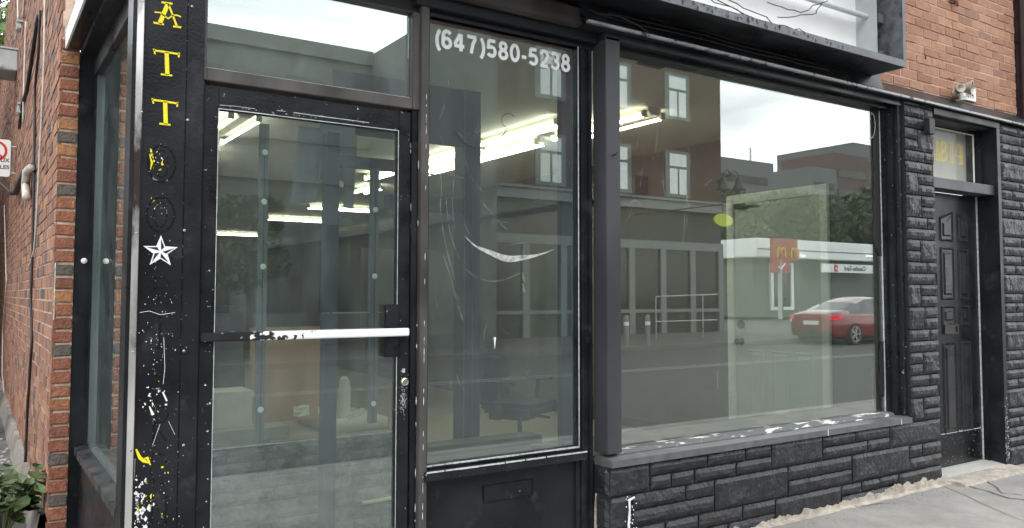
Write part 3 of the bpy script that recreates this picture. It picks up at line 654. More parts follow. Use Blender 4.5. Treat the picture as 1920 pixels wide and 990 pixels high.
# pier
zz=.474; k=0
while zz<2.79:
    h=min(.164,2.80-zz); pat=k%5; a,b=5.612,5.998; h2=zz+h/2
    if pat==0: m_=a+.16; stone(s,a,m_,zz,zz+h,Ys); stone(s,m_,b,zz,h2,Ys); stone(s,m_,b,h2,zz+h,Ys)
    elif pat==1: stone(s,a,b-.03,zz,h2,Ys); stone(s,a,a+.25,h2,zz+h,Ys); stone(s,a+.25,b,h2,zz+h,Ys); 
    elif pat==2: m_=a+.17; stone(s,m_,b,zz,zz+h,Ys); stone(s,a,m_,zz,h2,Ys); stone(s,a,m_,h2,zz+h,Ys)
    elif pat==3: stone(s,a,b,zz,h2,Ys); m_=a+.27; stone(s,a,m_,h2,zz+h,Ys); stone(s,m_,b,h2,zz+h,Ys)
    else: m_=a+.2; stone(s,a,m_,zz,zz+h,Ys); stone(s,m_,b,zz,h2,Ys); stone(s,m_,b,h2,zz+h,Ys)
    zz+=h; k+=1
zz=.0; k=0
while zz<2.79:
    h=min(.155,2.80-zz); 
    if k%3==0: xs=[6.99,7.6,8.2]; rowof(xs,zz,zz+h)
    else: rowof([6.99,7.0+.18*(1+k%2),7.9],zz,zz+h/2); rowof([6.99,7.3,8.],zz+h/2,zz+h)
    zz+=h; k+=1
# left return of the base, facing the entrance
for (za,zb) in ((.318,.472),(.14,.318),(-.03,.14)): stone(s,-.128,-.01,za,zb,2.806,ax='y')
jo=j.build('stone_veneer',K['stonejoint'],B); s.build('stone_blocks',K['stone'],jo)
for p_ in s.v[:0]: pass
# peeled plaster at the left return
g=MB(); P=[]
pts=[(1116,905),(1121,925),(1124,950),(1130,968),(1136,980),(1141,1000),(1112,1000),(1113,950)]
flat(g,[(at(x,y,-.006).x,at(x,y,-.006).z) for x,y in pts],-.012,.014); 
g.build('bare_plaster_patch',K['plaster'],B)
g=MB(); GLp=[(at(x,y,-.155).x,at(x,y,-.155).z) for x,y in [(1190,932),(1180,938),(1181,955),(1179,985),(1180,1000)]]; stroke(g,GLp,[.006,.012,.007,.010,.008],-.150,.008)
for _ in range(30):
    p=at(random.gauss(1181,5),random.uniform(930,990),-.15); blob(g,p.x,p.z,.004,-.152,.002)
g.build('white_paint_streak',K['whitelet'],B)
# plaster foot with ragged top
g=MB(); random.seed(19); xs=[3.3+i*.0135 for i in range(int(2.72/.0135)+1)]; top=[];
for x in xs:
    t=(x-3.3)/2.7; h=.004+.05*t+.03*mn.noise(Vector((x*4,0,0)))+.018*mn.noise(Vector((x*14,2,0)))+.012*mn.noise(Vector((x*45,2,0)))+random.uniform(-.006,.008)+max(0,mn.noise(Vector((x*9,7,0)))-.25)*.09; h=max(.003,h)
    top.append(h)
for i in range(len(xs)-1):
    a,b=xs[i],xs[i+1]; ha,hb=top[i],top[i+1]
    rr=[.02*mn.noise(Vector((a*5,9,0))),.02*mn.noise(Vector((b*5,9,0)))]
    ha=max(.004,ha); hb=max(.004,hb); y1=-.162; y2=-.200+rr[0]; y3=-.200+rr[1]
    g.add([(a,y1,ha),(b,y1,hb),(b,y1-.003,.010),(a,y1-.003,.010),(a,y2,.0015),(b,y3,.0015),(a,-.14,ha),(b,-.14,hb)],[(0,1,2,3),(3,2,5,4),(6,7,1,0)])
g.build('plaster_foot',K['plaster'],B)

g=MB(); random.seed(51)
for _ in range(260):
    x=random.uniform(3.2,7.6); y=-.22-abs(random.gauss(0,.10)); r_=random.uniform(.001,.005); g.lathe((x,y,.0),[(r_,0),(r_*.8,r_*.6),(0,r_*.7)],n=5)
tag(g.build('grit',K['found']),'fine dark grit scattered along the foot of the stone wall','grit',kind='stuff')
# ---- apartment doorway
ap=bpy.data.objects.new('apartment_doorway',None); col.objects.link(ap); ap.parent=B
g=MB(); g.box(6.93,6.985,-.135,.03,0,2.745); g.box(6.0,6.985,-.135,-.09,2.745,2.795); g.box(6.0,6.985,-.09,.05,2.73,2.80); g.box(6.90,6.93,-.02,.06,0,2.73); g.box(6.001,6.03,-.05,.06,0,2.73)
fr_=g.build('door_frame',K['black'],ap,bev=.003)
g=MB(); g.box(6.03,6.929,-.105,.05,2.195,2.275); g.build('transom_bar',mat('grey_blue_bar',(.06,.065,.07),.4,var=.2),ap,bev=.003)
g=MB(); g.box(6.03,6.90,.03,.036,2.28,2.73); g.build('transom_pane',glass('address_glass',.0,.15,tint=(.95,.95,.94),dust=.03,dcol=(.7,.7,.68)),ap)
K['milk']=mat('milky_backing',(.66,.67,.63),.6,var=.05,vs=3)
g=MB(); g.box(6.03,6.90,.10,.11,2.275,2.73); g.build('pale_backing_panel',K['milk'],ap)
g=MB(); g.box(6.872,6.882,.022,.03,2.28,2.70); g.box(6.03,6.88,.022,.03,2.700,2.708); g.build('glazing_bead',K['trimwhite'],ap)
# door with embossed panels
g=MB(); g.box(6.03,6.90,.032,.075,.045,2.19)
dd=g.build('panel_door',K['black'],ap)
sc=(.03-CAM.y)/(.3-CAM.y)
def pz(v): return 1.38+(v-1.38)*sc
g=MB()
def panel(x0,x1,z0,z1,arch=0):
    # raised rim round a sunk field
    n_=.018; f=[]
    yf=.032
    if not arch:
        A=[(x0,z0),(x1,z0),(x1,z1),(x0,z1)]
    elif arch>0: A=[(x0,z0),(x1,z0),(x1,z1-.07),(x0,z1)]
    else: A=[(x0,z0),(x1,z0),(x1,z1),(x0,z1-.05)]
    cx=sum(a[0] for a in A)/4; cz=sum(a[1] for a in A)/4
    def ins(p,d): return (p[0]+(d if p[0]<cx else -d), p[1]+(d if p[1]<cz else -d))
    rings=[(A,yf),([ins(p,.010) for p in A],yf-.010),([ins(p,.020) for p in A],yf-.002),([ins(p,.040) for p in A],yf-.002),([ins(p,.052) for p in A],yf-.011)]
    vs=[(p[0],y,p[1]) for rg,y in rings for p in rg]; fs=[]
    for r in range(4):
        for k in range(4): fs.append((r*4+k,r*4+(k+1)%4,r*4+4+(k+1)%4,r*4+4+k))
    fs.append((16,17,18,19)); g.add(vs,fs)
for (a,b,z0,z1,ar) in ((6.34,6.535,pz(1.84),pz(2.10),-1),(6.60,6.76,pz(1.84),pz(2.09),1),(6.34,6.535,pz(1.34),pz(1.79),0),(6.60,6.76,pz(1.34),pz(1.78),0),(6.34,6.535,pz(1.12),pz(1.29),0),(6.60,6.76,pz(1.12),pz(1.29),0),(6.34,6.535,pz(.20),pz(.98),0),(6.60,6.76,pz(.20),pz(.98),0),
                      (6.10,6.28,pz(1.34),pz(1.79),0),(6.10,6.28,pz(.20),pz(.98),0)):
    panel(a,b,z0,z1,ar)
g.build('raised_panels',mat('gloss_black_door',(.018,.019,.021),.28,var=.2,bump=.05),dd)
g=MB(); frame(g,6.36,6.56,1.075,1.145,.018,.032,.012,.012,.012,.012); g.box(6.372,6.548,.028,.03,1.087,1.133); g.build('mail_slot',mat('slot_metal',(.09,.09,.09),.3,metal=.7),dd,bev=.002)
g=MB(); g.box(6.05,6.88,.026,.034,.30,.304); 
for _ in range(60):
    x=random.uniform(6.1,6.88); blob(g,x,.305+random.gauss(0,.006),.003,.031,.001)
for _ in range(60):
    x=random.uniform(6.3,6.9); blob(g,x,random.uniform(.05,.5)**1.2,.003,.031,.001)
g.build('paint_chips',K['scr'],dd)
g=MB(); g.box(6.896,6.901,.018,.030,.05,2.19); g.build('door_edge_strip',K['scr'],ap)
g=MB(); g.box(6.0,6.93,-.01,.06,.012,.045); g.prism([(6.0,-.13,.03),(6.0,-.01,.043),(6.0,-.01,.0),(6.0,-.13,.0)],(.93,0,0)); g.build('threshold',mat('pale_threshold',(.55,.55,.52),.5,metal=.2,var=.1,stretch=(1,20,1)),ap)
g=MB(); g.prism([(6.0,-.30,.0),(6.0,-.29,.018),(6.0,-.13,.028),(6.0,-.13,0)],(.98,0,0)); g.build('concrete_step',K['plaster'],ap)
g=MB()
for _ in range(60): 
    z=abs(random.gauss(.0,.2)); x=random.choice([6.935,6.96,6.98])+random.uniform(-.005,.005); blob(g,x,z+.05,.006,-.1365,.001)
g.build('frame_chips',K['scr'],fr_)
# 1814 in yellow double outline: numerals drawn as strokes
g=MB(); YT=.026
def N1(pts,wd=.008): stroke(g,[(at(x+2.5,y,YT).x,at(x+2.5,y,YT).z) for x,y in pts],wd,YT,.001)
def zz4(pts,sc=2.475,ox=1660,oy=150): return [(ox+x/sc,oy+y/sc) for x,y in pts]
N1(zz4([(226,285),(232,285),(230,368)]),.007); N1(zz4([(238,285),(240,370)]),.007); N1(zz4([(222,370),(246,372)]),.007)
def el(cx,cy,rx,ry,wd=.008): N1(zz4([(cx+rx*math.cos(R(t)),cy+ry*math.sin(R(t))) for t in range(0,375,15)]),wd)
el(262,307,14,20); el(262,307,7,12,.005); el(262,354,17,22); el(262,354,9,13,.005)
N1(zz4([(286,296),(296,288),(296,380)])); N1(zz4([(304,290),(305,382)]),.006); N1(zz4([(286,382),(312,384)]))
N1(zz4([(332,296),(316,352),(354,358)])); N1(zz4([(340,296),(342,388)])); N1(zz4([(349,300),(350,388)]),.006); N1(zz4([(334,390),(356,391)]))
g.build('address_numerals',mat('golden_paint',(.9,.68,.02),.5),ap)
# doorbell
g=MB(); p0=at(1736,222,-.16); p1=at(1748,253,-.16); g.box(p0.x,p1.x,-.185,-.14,p1.z,p0.z); o=g.build('doorbell_box',K['plastic'],bev=.004,label='small black plastic doorbell box fixed high on the stone pier left of the apartment door',cat='doorbell')

# ---- side window
sd_=bpy.data.objects.new('side_window',None); col.objects.link(sd_); sd_.parent=B
g=MB(); g.box(.463,.575,1.652,1.74,0,2.74); g.box(.54,.60,1.60,1.652,.55,2.66); g.box(.535,.60,.12,1.652,2.60,2.72); g.box(.54,.6,.12,.18,.5,2.7); g.build('window_frame',K['black'],sd_,bev=.003)
K['alug']=mat('green_grey_aluminium',(.12,.15,.145),.35,metal=.4,var=.15,stretch=(1,1,.2))
g=MB(); g.box(.548,.585,1.565,1.60,.55,2.62); g.box(.548,.585,.18,1.60,.545,.565); g.build('inner_bead',K['alug'],sd_,bev=.002)
g=MB(); g.box(.566,.572,.15,1.60,.55,2.62); g.build('pane',G_sw,sd_)
g=MB(); g.prism([(.488,.125,.500),(.488,.125,.540),(.548,.125,.552),(.60,.125,.552),(.6,.125,.500)],(0,1.525,0)); g.build('sill',mat('dark_metal_sill',(.07,.072,.075),.3,metal=.5,var=.3,vs=10,c2=(.25,.25,.25),c2t=(.66,.70),c2s=20),sd_,bev=.002)
g=MB(); g.box(.515,.60,.10,1.652,0,.50); g.build('lower_panel',K['black'],sd_)
g=MB(); 
for x,y in ((158,489),(179,489)):
    p=at(x,y,1.64) if x<170 else at(x,y,1.63); 
    g.lathe((p.x,1.650 if x<170 else 1.62,p.z),[(.016,0),(.016,.008),(.008,.014),(0,.014)],ax=(0,-1,0),n=16)
g.build('round_cap',K['paper'],sd_)
# side fascia / soffit box
g=MB(); g.box(.40,.66,-.10,1.62,2.735,2.80); g.box(.46,.60,.1,1.6,2.70,2.735); g.build('side_soffit',K['black'],B,bev=.004)
g=MB(); g.box(.388,.399,-.10,1.64,2.738,2.84); g.build('side_fascia_trim',K['white'],B,bev=.002)

# ================================================================== INTERIOR
g=MB(); g.box(.60,5.9,.06,17.2,-.12,-.0); g.build('floor',K['floor_in'],kind='structure')
g=MB(); g.box(.5,6.0,.045,17.2,2.83,2.834); g.build('ceiling',K['ceil'],kind='structure')
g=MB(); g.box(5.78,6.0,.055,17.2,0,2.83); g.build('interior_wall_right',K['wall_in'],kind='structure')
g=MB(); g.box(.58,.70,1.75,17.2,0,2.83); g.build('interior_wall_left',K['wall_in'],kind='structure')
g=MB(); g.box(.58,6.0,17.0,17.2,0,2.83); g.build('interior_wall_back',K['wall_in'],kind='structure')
g=MB(); g.box(5.60,5.78,2.75,17,2.42,2.60); g.build('interior_soffit',K['ledge'],kind='structure')
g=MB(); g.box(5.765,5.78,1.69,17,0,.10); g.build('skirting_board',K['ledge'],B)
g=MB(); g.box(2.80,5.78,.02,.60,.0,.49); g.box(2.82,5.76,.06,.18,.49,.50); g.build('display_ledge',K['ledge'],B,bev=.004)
# white back door on the right wall
bd=bpy.data.objects.new('office_door',None); col.objects.link(bd); bd.parent=B
X=5.775
g=MB(); g.box(X-.035,X,1.595,1.675,0,2.285); g.box(X-.035,X,.615,.69,0,2.285); g.box(X-.035,X,.69,1.595,2.205,2.285); g.build('door_frame',K['trimwhite'],bd,bev=.005)
g=MB(); g.box(X-.012,X,.69,1.595,.01,2.205); dl2=g.build('door_leaf',K['doorwhite'],bd)
g=MB()
for (ya,yb) in ((.78,.95),(1.01,1.20),(1.28,1.45)):
    for (za,zb) in ((.12,.90),(1.02,1.85)):
        xf=X-.012
        A=[(ya,za),(yb,za),(yb,zb),(ya,zb)]; cy,cz=(ya+yb)/2,(za+zb)/2
        if za>1: continue
        ins=lambda p,d:(p[0]+(d if p[0]<cy else -d),p[1]+(d if p[1]<cz else -d))
        rg=[(A,xf),([ins(p,.012) for p in A],xf-.008),([ins(p,.024) for p in A],xf-.001),([ins(p,.045) for p in A],xf-.009)]
        vs_=[(x_,p[0],p[1]) for r_,x_ in rg for p in r_]; fs=[(r*4+k,r*4+(k+1)%4,r*4+4+(k+1)%4,r*4+4+k) for r in range(3) for k in range(4)]+[(12,13,14,15)]
        g.add(vs_,fs)
g.build('raised_panels',K['doorwhite'],dl2)
g=MB(); g.lathe((X-.012,1.53,1.117),[(.038,0),(.038,.012),(.025,.03),(0,.032)],ax=(-1,0,0)); g.build('deadbolt',K['plastic'],bd,smooth=True)
g=MB(); g.lathe((X-.012,1.53,.964),[(.032,0),(.032,.006),(.012,.012),(.012,.035),(.028,.05),(.03,.065),(.02,.078),(0,.08)],ax=(-1,0,0)); g.build('door_knob',K['plastic'],bd,smooth=True)
g=MB(); g.box(X-.06,X-.012,1.47,1.56,2.155,2.20); g.box(X-.05,X-.03,1.32,1.5,2.17,2.18); g.build('door_closer',K['plastic'],bd)
# fluorescent fixtures
def fixture(x,y,ln,label,along='y',wd=.14):
    t=thing('ceiling_light',label,'ceiling light',(x,y,2.83),0 if along=='y' else R(-90),'fluorescent ceiling lights in the shop')
    g=MB(); g.prism([(-wd/4,0,0),(-wd/4,0,-.03),(-wd/7,0,-.06),(wd/7,0,-.06),(wd/4,0,-.03),(wd/4,0,0)],(0,ln,0)); g.build('housing',K['fix'],t)
    for s_ in (-1,1):
        g=MB(); g.tube([(s_*wd*.36,.03,-.075),(s_*wd*.36,ln-.03,-.075)],.013,10); g.build('tube',K['tube'],t)
        g=MB(); g.box(s_*wd*.36-.02,s_*wd*.36+.02,0,.028,-.082,-.03); g.box(s_*wd*.36-.02,s_*wd*.36+.02,ln-.028,ln,-.082,-.03); g.build('lampholder',K['fix'],t)
    return t
fixture(4.36,1.15,1.22,'wide lit fluorescent strip nearest the display window','y',.26)
fixture(3.92,1.75,1.2,'lit fluorescent strip seen through the sidelight, nearest to its right edge')
fixture(4.28,2.55,1.2,'second lit fluorescent strip of the right row seen through the sidelight')
fixture(3.92,3.05,1.2,'lit fluorescent strip seen through the middle of the sidelight')
fixture(4.28,3.95,1.2,'lit fluorescent strip seen beside the dark post in the sidelight')
fixture(3.92,4.4,1.2,'deeper lit fluorescent strip seen at the left edge of the sidelight')
fixture(1.75,3.0,1.2,'lit fluorescent strip in the upper left corner of the door glass','y',.3)
fixture(1.85,4.6,1.2,'lit fluorescent strip behind the first at the left edge of the door glass')
fixture(4.35,6.3,.6,'short bright fluorescent strip at the right edge of the door glass','y',.2)
fixture(4.4,9.1,1.1,'upper of the two distant crosswise strip lights in the door glass','x')
fixture(4.45,11.4,1.1,'lower of the two distant crosswise strip lights in the door glass','x')
fixture(4.6,15.8,1.0,'thin farthest strip light at the left of the door glass','x',.1)
t=thing('ceiling_vent','small brown metal ceiling vent seen through the display window','vent',(0,0,0))
a=atZ(1230,117,2.83); g=MB(); g.box(a.x-.10,a.x+.10,a.y-.07,a.y+.07,2.818,2.83); g.build('vent_plate',K['copper'],t)
g=MB(); [g.box(a.x-.085,a.x+.085,a.y-.05+.02*k,a.y-.042+.02*k,2.812,2.818) for k in range(6)]; g.build('louvre',K['plastic'],t)
# interior post
g=MB(); g.box(2.86,3.0,1.5,1.63,0,2.83); g.box(2.30,2.86,1.52,1.60,1.95,2.05); g.build('interior_post',K['post'],B)
g=MB(); g.box(1.9,2.86,1.51,1.53,2.42,2.83); g.build('bulkhead_panel',K['post'],B)
g=MB(); g.box(2.615,2.69,.03,.07,.58,2.715); g.build('inner_mullion',K['post'],B)
g=MB(); g.box(1.9,2.86,1.50,1.51,2.20,2.21); g.build('pale_rail',K['scr'],B)
g=MB(); g.box(2.862,2.868,1.49,1.5,0,2.83); g.box(2.93,2.935,1.492,1.5,0,2.83); g.build('post_edge_trim',K['oppgrey'],B)
# low stone clad walls inside
random.seed(44); s=MB(); g=MB(); g.box(.72,1.40,1.03,1.16,0,.565); g.box(1.40,2.2,1.03,1.16,0,.55); g.box(2.20,3.2,1.03,1.2,0,.445)
zz=0
for r_ in range(7):
    h=[.09,.07,.10,.075,.08,.07,.075][r_]; xs=[.72]
    while xs[-1]<2.18: xs.append(min(2.2,xs[-1]+random.uniform(.25,.6)))
    rr=[stone(s,a_,b_,zz,zz+h-.004,1.03,gap=.003) for a_,b_ in zip(xs[:-1],xs[1:]) if b_-a_>.05]; zz+=h
o=g.build('low_stone_wall',K['ledge'],B); K['stone_in']=mat('grey_interior_stone',(.19,.19,.18),.8,var=.45,vs=14,bump=1.2,bs=40,c2=(.05,.05,.05),c2t=(.5,.65),c2s=12); s.build('stone_blocks',K['stone_in'],o)
g=MB(); g.box(.72,2.2,1.02,1.03,.563,.569); g.build('wall_cap',K['scr'],o)
# shelves / dark things deeper inside
g=MB(); g.box(.72,2.5,5.6,6.2,0,1.25); o=g.build('counter',K['post'],None,bev=.01,label='dark blue grey counter standing deep inside behind the white carton',cat='counter')
# cartons, cardboard
def cart():
    t=thing('carton','white lidded carton box at the left behind the door glass','box')
    a=at(394,742,4.5); b=at(474,742,4.5); g=MB(); g.box(a.x-.2,b.x,4.5,4.9,.12,.43); g.build('box_body',K['carton'],t,bev=.004)
    g=MB(); g.box(a.x-.21,b.x+.01,4.49,4.91,.40,.455); g.build('box_lid',K['carton'],t,bev=.004)
    g=MB(); g.box(a.x-.3,b.x+.3,4.3,5.2,0,.12); tag(g.build('low_plinth',K['steelgrey'],None,bev=.005),'low grey plinth carrying the white carton and the cardboard sheet','plinth')
cart()
g=MB(); g.prism([(2.30,4.62,.12),(3.02,4.62,.12),(3.02,4.74,1.05),(2.30,4.74,1.05)],(0,.006,0)); tag(g.build('cardboard_sheet',K['card']),'tall brown cardboard sheet leaning behind the door glass','cardboard')
g=MB(); n_=10
vs_=[];fs=[]
for k,(w0_,z) in enumerate(((.07,0),(.075,.15),(.065,.3),(.045,.38),(.02,.42))):
    for i in range(n_): 
        t_=2*math.pi*i/n_; vs_.append((3.2+w0_*math.cos(t_)*random.uniform(.85,1.1),4.5+.06*math.sin(t_),.12+z))
for k in range(4):
    for i in range(n_): fs.append((k*n_+i,k*n_+(i+1)%n_,(k+1)*n_+(i+1)%n_,(k+1)*n_+i))
fs.append([4*n_+i for i in range(n_)]); g.add(vs_,fs); g.box(2.96,3.6,4.3,5.2,0,.12)
tag(g.build('paper_bag',K['paper'],smooth=True),'upright pale paper bag beside the dark post behind the door glass','bag')
random.seed(9)
def paper(px,py,Yp,w_,h_,label,rot=0):
    p=at(px,py,Yp); g=MB(); n_=6; vs_=[];fs=[]
    for j_ in range(n_):
        for i in range(n_):
            u=(i/(n_-1)-.5)*w_; v=(j_/(n_-1)-.5)*h_
            vs_.append((p.x+u*math.cos(rot)-v*math.sin(rot),Yp+v*.3+random.uniform(-.01,.01),p.z+u*math.sin(rot)+v*math.cos(rot)+random.uniform(-.008,.008)))
    for j_ in range(n_-1):
        for i in range(n_-1): fs.append((j_*n_+i,j_*n_+i+1,(j_+1)*n_+i+1,(j_+1)*n_+i))
    g.add(vs_,fs); tag(g.build('paper_sheet',K['paper']),label,'paper')
paper(668,776,4.2,.2,.06,'flattened white paper lying by the foot of the paper bag',.3)
paper(565,770,4.3,.16,.10,'crumpled white paper in front of the cardboard sheet')
paper(604,771,4.3,.08,.08,'small square white paper right of the crumpled one')
# paper notices inside, seen through the sidelight
for (x,y,w_,h_,lb) in ((986,520,.10,.12,'upper square notice pinned inside behind the sidelight'),(986,540,.10,.11,'lower square notice pinned inside behind the sidelight'),(1020,545,.18,.17,'large torn white paper behind the right part of the sidelight'),(1049,546,.06,.16,'narrow tilted white paper at the right edge of the sidelight')):
    paper(x,y,5.0,w_,h_,lb,.2 if 'torn' in lb or 'tilted' in lb else 0)
g=MB(); g.box(3.6,5.0,5.05,5.12,.9,1.9); tag(g.build('notice_board',K['ledge']),'dark upright notice board standing inside behind the sidelight','board')
# office chair
def chair():
    p=Vector((3.78,2.15,-.02)); t=thing('office_chair','black fabric office chair standing behind the sidelight','chair',p,R(25))
    g=MB(); n_=10; vs_=[];fs=[]
    for j_ in range(9):
        v=j_/8; z=.50+v*.48; hw=.25*math.sqrt(max(.05,1-(2*abs(v-.45)-.0)**4*.75))
        for i in range(n_+1):
            u=-1+2*i/n_; vs_.append((-.02+hw*u,.22-.05*(1-u*u)+.05*v,z))
        for i in range(n_+1):
            u=1-2*i/n_; vs_.append((-.02+hw*u,.28-.03*(1-u*u)+.05*v,z))
    m_=2*(n_+1)
    for j_ in range(8):
        for i in range(m_): fs.append((j_*m_+i,j_*m_+(i+1)%m_,(j_+1)*m_+(i+1)%m_,(j_+1)*m_+i))
    fs+=[list(range(m_))[::-1],[8*m_+i for i in range(m_)]]; g.add(vs_,fs); g.build('backrest',K['fabric'],t,smooth=True)
    g=MB(); g.box(-.25,.25,-.26,.24,.44,.53); g.build('seat',K['fabric'],t,bev=.035)
    g=MB(); g.box(-.05,.05,.18,.27,.36,.62); g.box(-.14,.14,-.12,.2,.39,.44); g.tube([(.1,-.05,.40),(.32,-.1,.36)],.012,8); g.tube([(.1,.05,.40),(.30,.1,.33)],.012,8); g.build('seat_mechanism',K['plastic'],t)
    g=MB(); g.tube([(0,0,.10),(0,0,.25)],.03,12); g.tube([(0,0,.25),(0,0,.41)],.018,12); g.build('gas_lift',K['plastic'],t)
    for k in range(5):
        a_=R(72*k+20); d=Vector((math.cos(a_),math.sin(a_),0)); g=MB(); g.tube([Vector((0,0,.12)),d*.15+Vector((0,0,.11)),d*.30+Vector((0,0,.075))],[.03,.025,.018],8); lg=g.build('leg',K['plastic'],t)
        g=MB(); c_=d*.30+Vector((0,0,.03)); nn=Vector((-d.y,d.x,0)); g.lathe(c_-nn*.025,[(0,0),(.03,0),(.03,.05),(0,.05)],ax=nn,n=14); g.build('castor',K['plastic'],lg)
    for s_ in (-1,1):
        g=MB(); g.tube([(s_*.24,.02,.46),(s_*.30,.02,.5),(s_*.30,0,.68)],.014,8); g.box(s_*.30-.03,s_*.30+.03,-.13,.12,.68,.71); g.build('armrest',K['plastic'],t)
chair()
g=MB(); p=at(710,938,1.0); g.tube([(p.x-.10,1.0,p.z-.002),(p.x+.12,1.0,p.z+.004)],.011,8); tag(g.build('highlighter_strip',mat('pale_yellow_plastic',(.6,.7,.3),.5)),'pale yellow rod lying low behind the door glass','rod')

# ================================================================== SIGN BOX over the display window
sb=thing('sign_box','open rusty grey sign box with white back and bare tubes above the display window','sign box',(0,0,0))
x0,x1,yf,yb,z0,z1=.9,5.25,-.36,-.06,2.93,3.75
g=MB(); g.box(x0,x1-.002,yf+.002,yb,z0-.003,z0-.0005); g.build('underside',K['black'],sb)
g=MB(); g.box(x0,x1,yf,yb,z0,z0+.005); g.box(x0,x1,yf-.004,yf,z0-.004,z0+.045); g.box(x1-.005,x1,yf,yb,z0+.005,z1); g.box(x1-.03,x1+.003,yf-.004,yf,z0+.045,z1)
g.box(x0,x1,yf,yb,z1,z1+.01)
g.build('frame',K['galv'],sb,bev=.0015)
g=MB(); g.box(x0,x1-.006,-.10,-.08,z0+.006,z1-.002); g.build('back_panel',mat('white_sign_back',(.85,.86,.85),.5,var=.03),sb)
for z in (3.04,3.30,3.56):
    g=MB(); g.tube([(x0,-.18,z),(x1-.12,-.18,z)],.02,12); tb=g.build('tube',K['white'],sb,smooth=True)
    g=MB(); g.tube([(x1-.13,-.18,z),(x1-.06,-.18,z)],.026,12); g.box(x1-.08,x1-.02,-.22,-.12,z-.03,z+.03); g.build('tube_socket',K['oppgrey'],tb)
g=MB(); g.box(x1-.16,x1-.13,-.24,-.10,z0+.01,z1); g.build('ballast_bracket',K['steelgrey'],sb)
random.seed(14)
g=MB()
def wire(pts,r=.003):
    P=[Vector(p) for p in pts]; Q=[]
    for a_,b_ in zip(P[:-1],P[1:]):
        for k in range(5): Q.append(a_.lerp(b_,k/5)+Vector([random.uniform(-.012,.012) for _ in range(3)]))
    Q.append(P[-1]); g.tube(Q,r,5)
wire([(2.9,-.33,3.0),(3.4,-.33,3.03),(3.9,-.3,2.98),(4.4,-.28,3.0)]); wire([(3.2,-.34,3.05),(3.8,-.3,3.0),(4.1,-.33,2.99)]); wire([(3.9,-.3,3.12),(4.3,-.25,3.16),(4.6,-.22,3.3)])
wire([(4.0,-.3,3.05),(4.35,-.3,3.14),(4.5,-.25,3.25)]); wire([(3.3,-.33,3.1),(3.7,-.3,3.05),(4.0,-.3,3.0),(4.2,-.33,2.99)]); wire([(5.05,-.3,2.98),(5.15,-.3,3.06),(5.2,-.25,2.97)])
g.build('loose_wires',K['cable'],sb)
g=MB()
for _ in range(60):
    x=random.uniform(2.8,4.6); blob(g,x,2.95+random.uniform(-.012,.02),random.uniform(.003,.012),yf-.0045,.001,asp=1.6)
g.build('dark_stains',K['plastic'],sb)
# ================================================================== small things on the upper wall
p=at(1800,172,-.05)
t=thing('wall_lamp','beige twin spotlight fitting on the brick above the apartment door','wall lamp',(0,0,0))
K['beige']=mat('beige_metal',(.42,.38,.33),.4,metal=.3,var=.2)
g=MB(); g.lathe((p.x,-.01,p.z-.01),[(.045,0),(.045,.035),(.03,.05),(0,.05)],ax=(0,-1,0),n=18); g.build('base',K['beige'],t,smooth=False)
g=MB(); q1=Vector((p.x+.01,-.11,p.z+.02)); g.lathe(q1,[(.02,-.05),(.035,-.03),(.055,.02),(.058,.03),(.05,.03),(.03,.0),(0,-.01)],ax=(.3,-1,-.1),n=20); g.build('lamp_head',K['beige'],t,smooth=False)
g=MB(); q2=Vector((p.x-.09,-.09,p.z+.0)); g.lathe(q2,[(.018,-.04),(.028,-.02),(.036,.03),(.03,.03),(.0,.01)],ax=(-.6,-.8,.1),n=16); g.tube([(p.x,-.05,p.z),(p.x-.05,-.07,p.z),(p.x-.09,-.09,p.z)],.014,8); g.build('small_lamp_head',K['beige'],t)
g=MB(); g.lathe((p.x,-.07,p.z-.075),[(0,0),(.03,0),(.026,.03),(0,.03)],n=14); g.build('sensor',K['paper'],t)
g=MB(); g.tube([(p.x-.12,-.02,p.z+.10),(p.x-.08,-.05,p.z+.075),(p.x-.03,-.03,p.z+.11)],.004,6); g.tube([(p.x+.02,-.04,p.z+.07),(p.x+.08,-.03,p.z+.09),(p.x+.10,-.01,p.z+.085)],.004,6); g.build('wire',K['cable'],t)
a=at(1803,158,-.012); b=at(1828,192,-.012)
t=thing('address_plate','small white number plate partly behind the lamp above the apartment door','plate',(0,0,0))
g=MB(); g.box(a.x,b.x,-.022,-.008,b.z,a.z-.01); g.build('plate',K['signwhite'],t,bev=.002)
text('1814',.085,K['blackink'],t,((a.x+b.x)/2-.005,-.0235,(a.z+b.z)/2-.012),(R(90),0,0),'numerals',bold=.0008,ext=.0005,sx=.8)
p=at(1789,8,-.03); g=MB(); g.tube([(p.x-.02,-.005,p.z+.05),(p.x,-.05,p.z+.02),(p.x,-.055,p.z-.02),(p.x+.06,-.01,p.z+.05)],.010,8); g.box(p.x-.03,p.x+.07,-.012,0,p.z+.02,p.z+.09)
tag(g.build('iron_bracket',K['copper']),'rusty iron bracket high on the orange brick wall above the plate','bracket')
g=MB(); p=at(1732,108,-.01); g.tube([(p.x,-.01,p.z+.03),(p.x-.01,-.03,p.z+.01),(p.x,-.025,p.z-.015)],.006,6); tag(g.build('wall_hook',K['copper']),'small rusty hook in the brick right of the sign box','hook')
g=MB(); g.tube([(7.66,-.06,2.86),(7.66,-.06,6.0)],.075,14); g.box(7.60,8.8,-.02,.1,2.84,6); tag(g.build('downpipe',K['maroon'],smooth=False),'dark maroon downpipe and panel at the right end of the upper brick wall','downpipe')

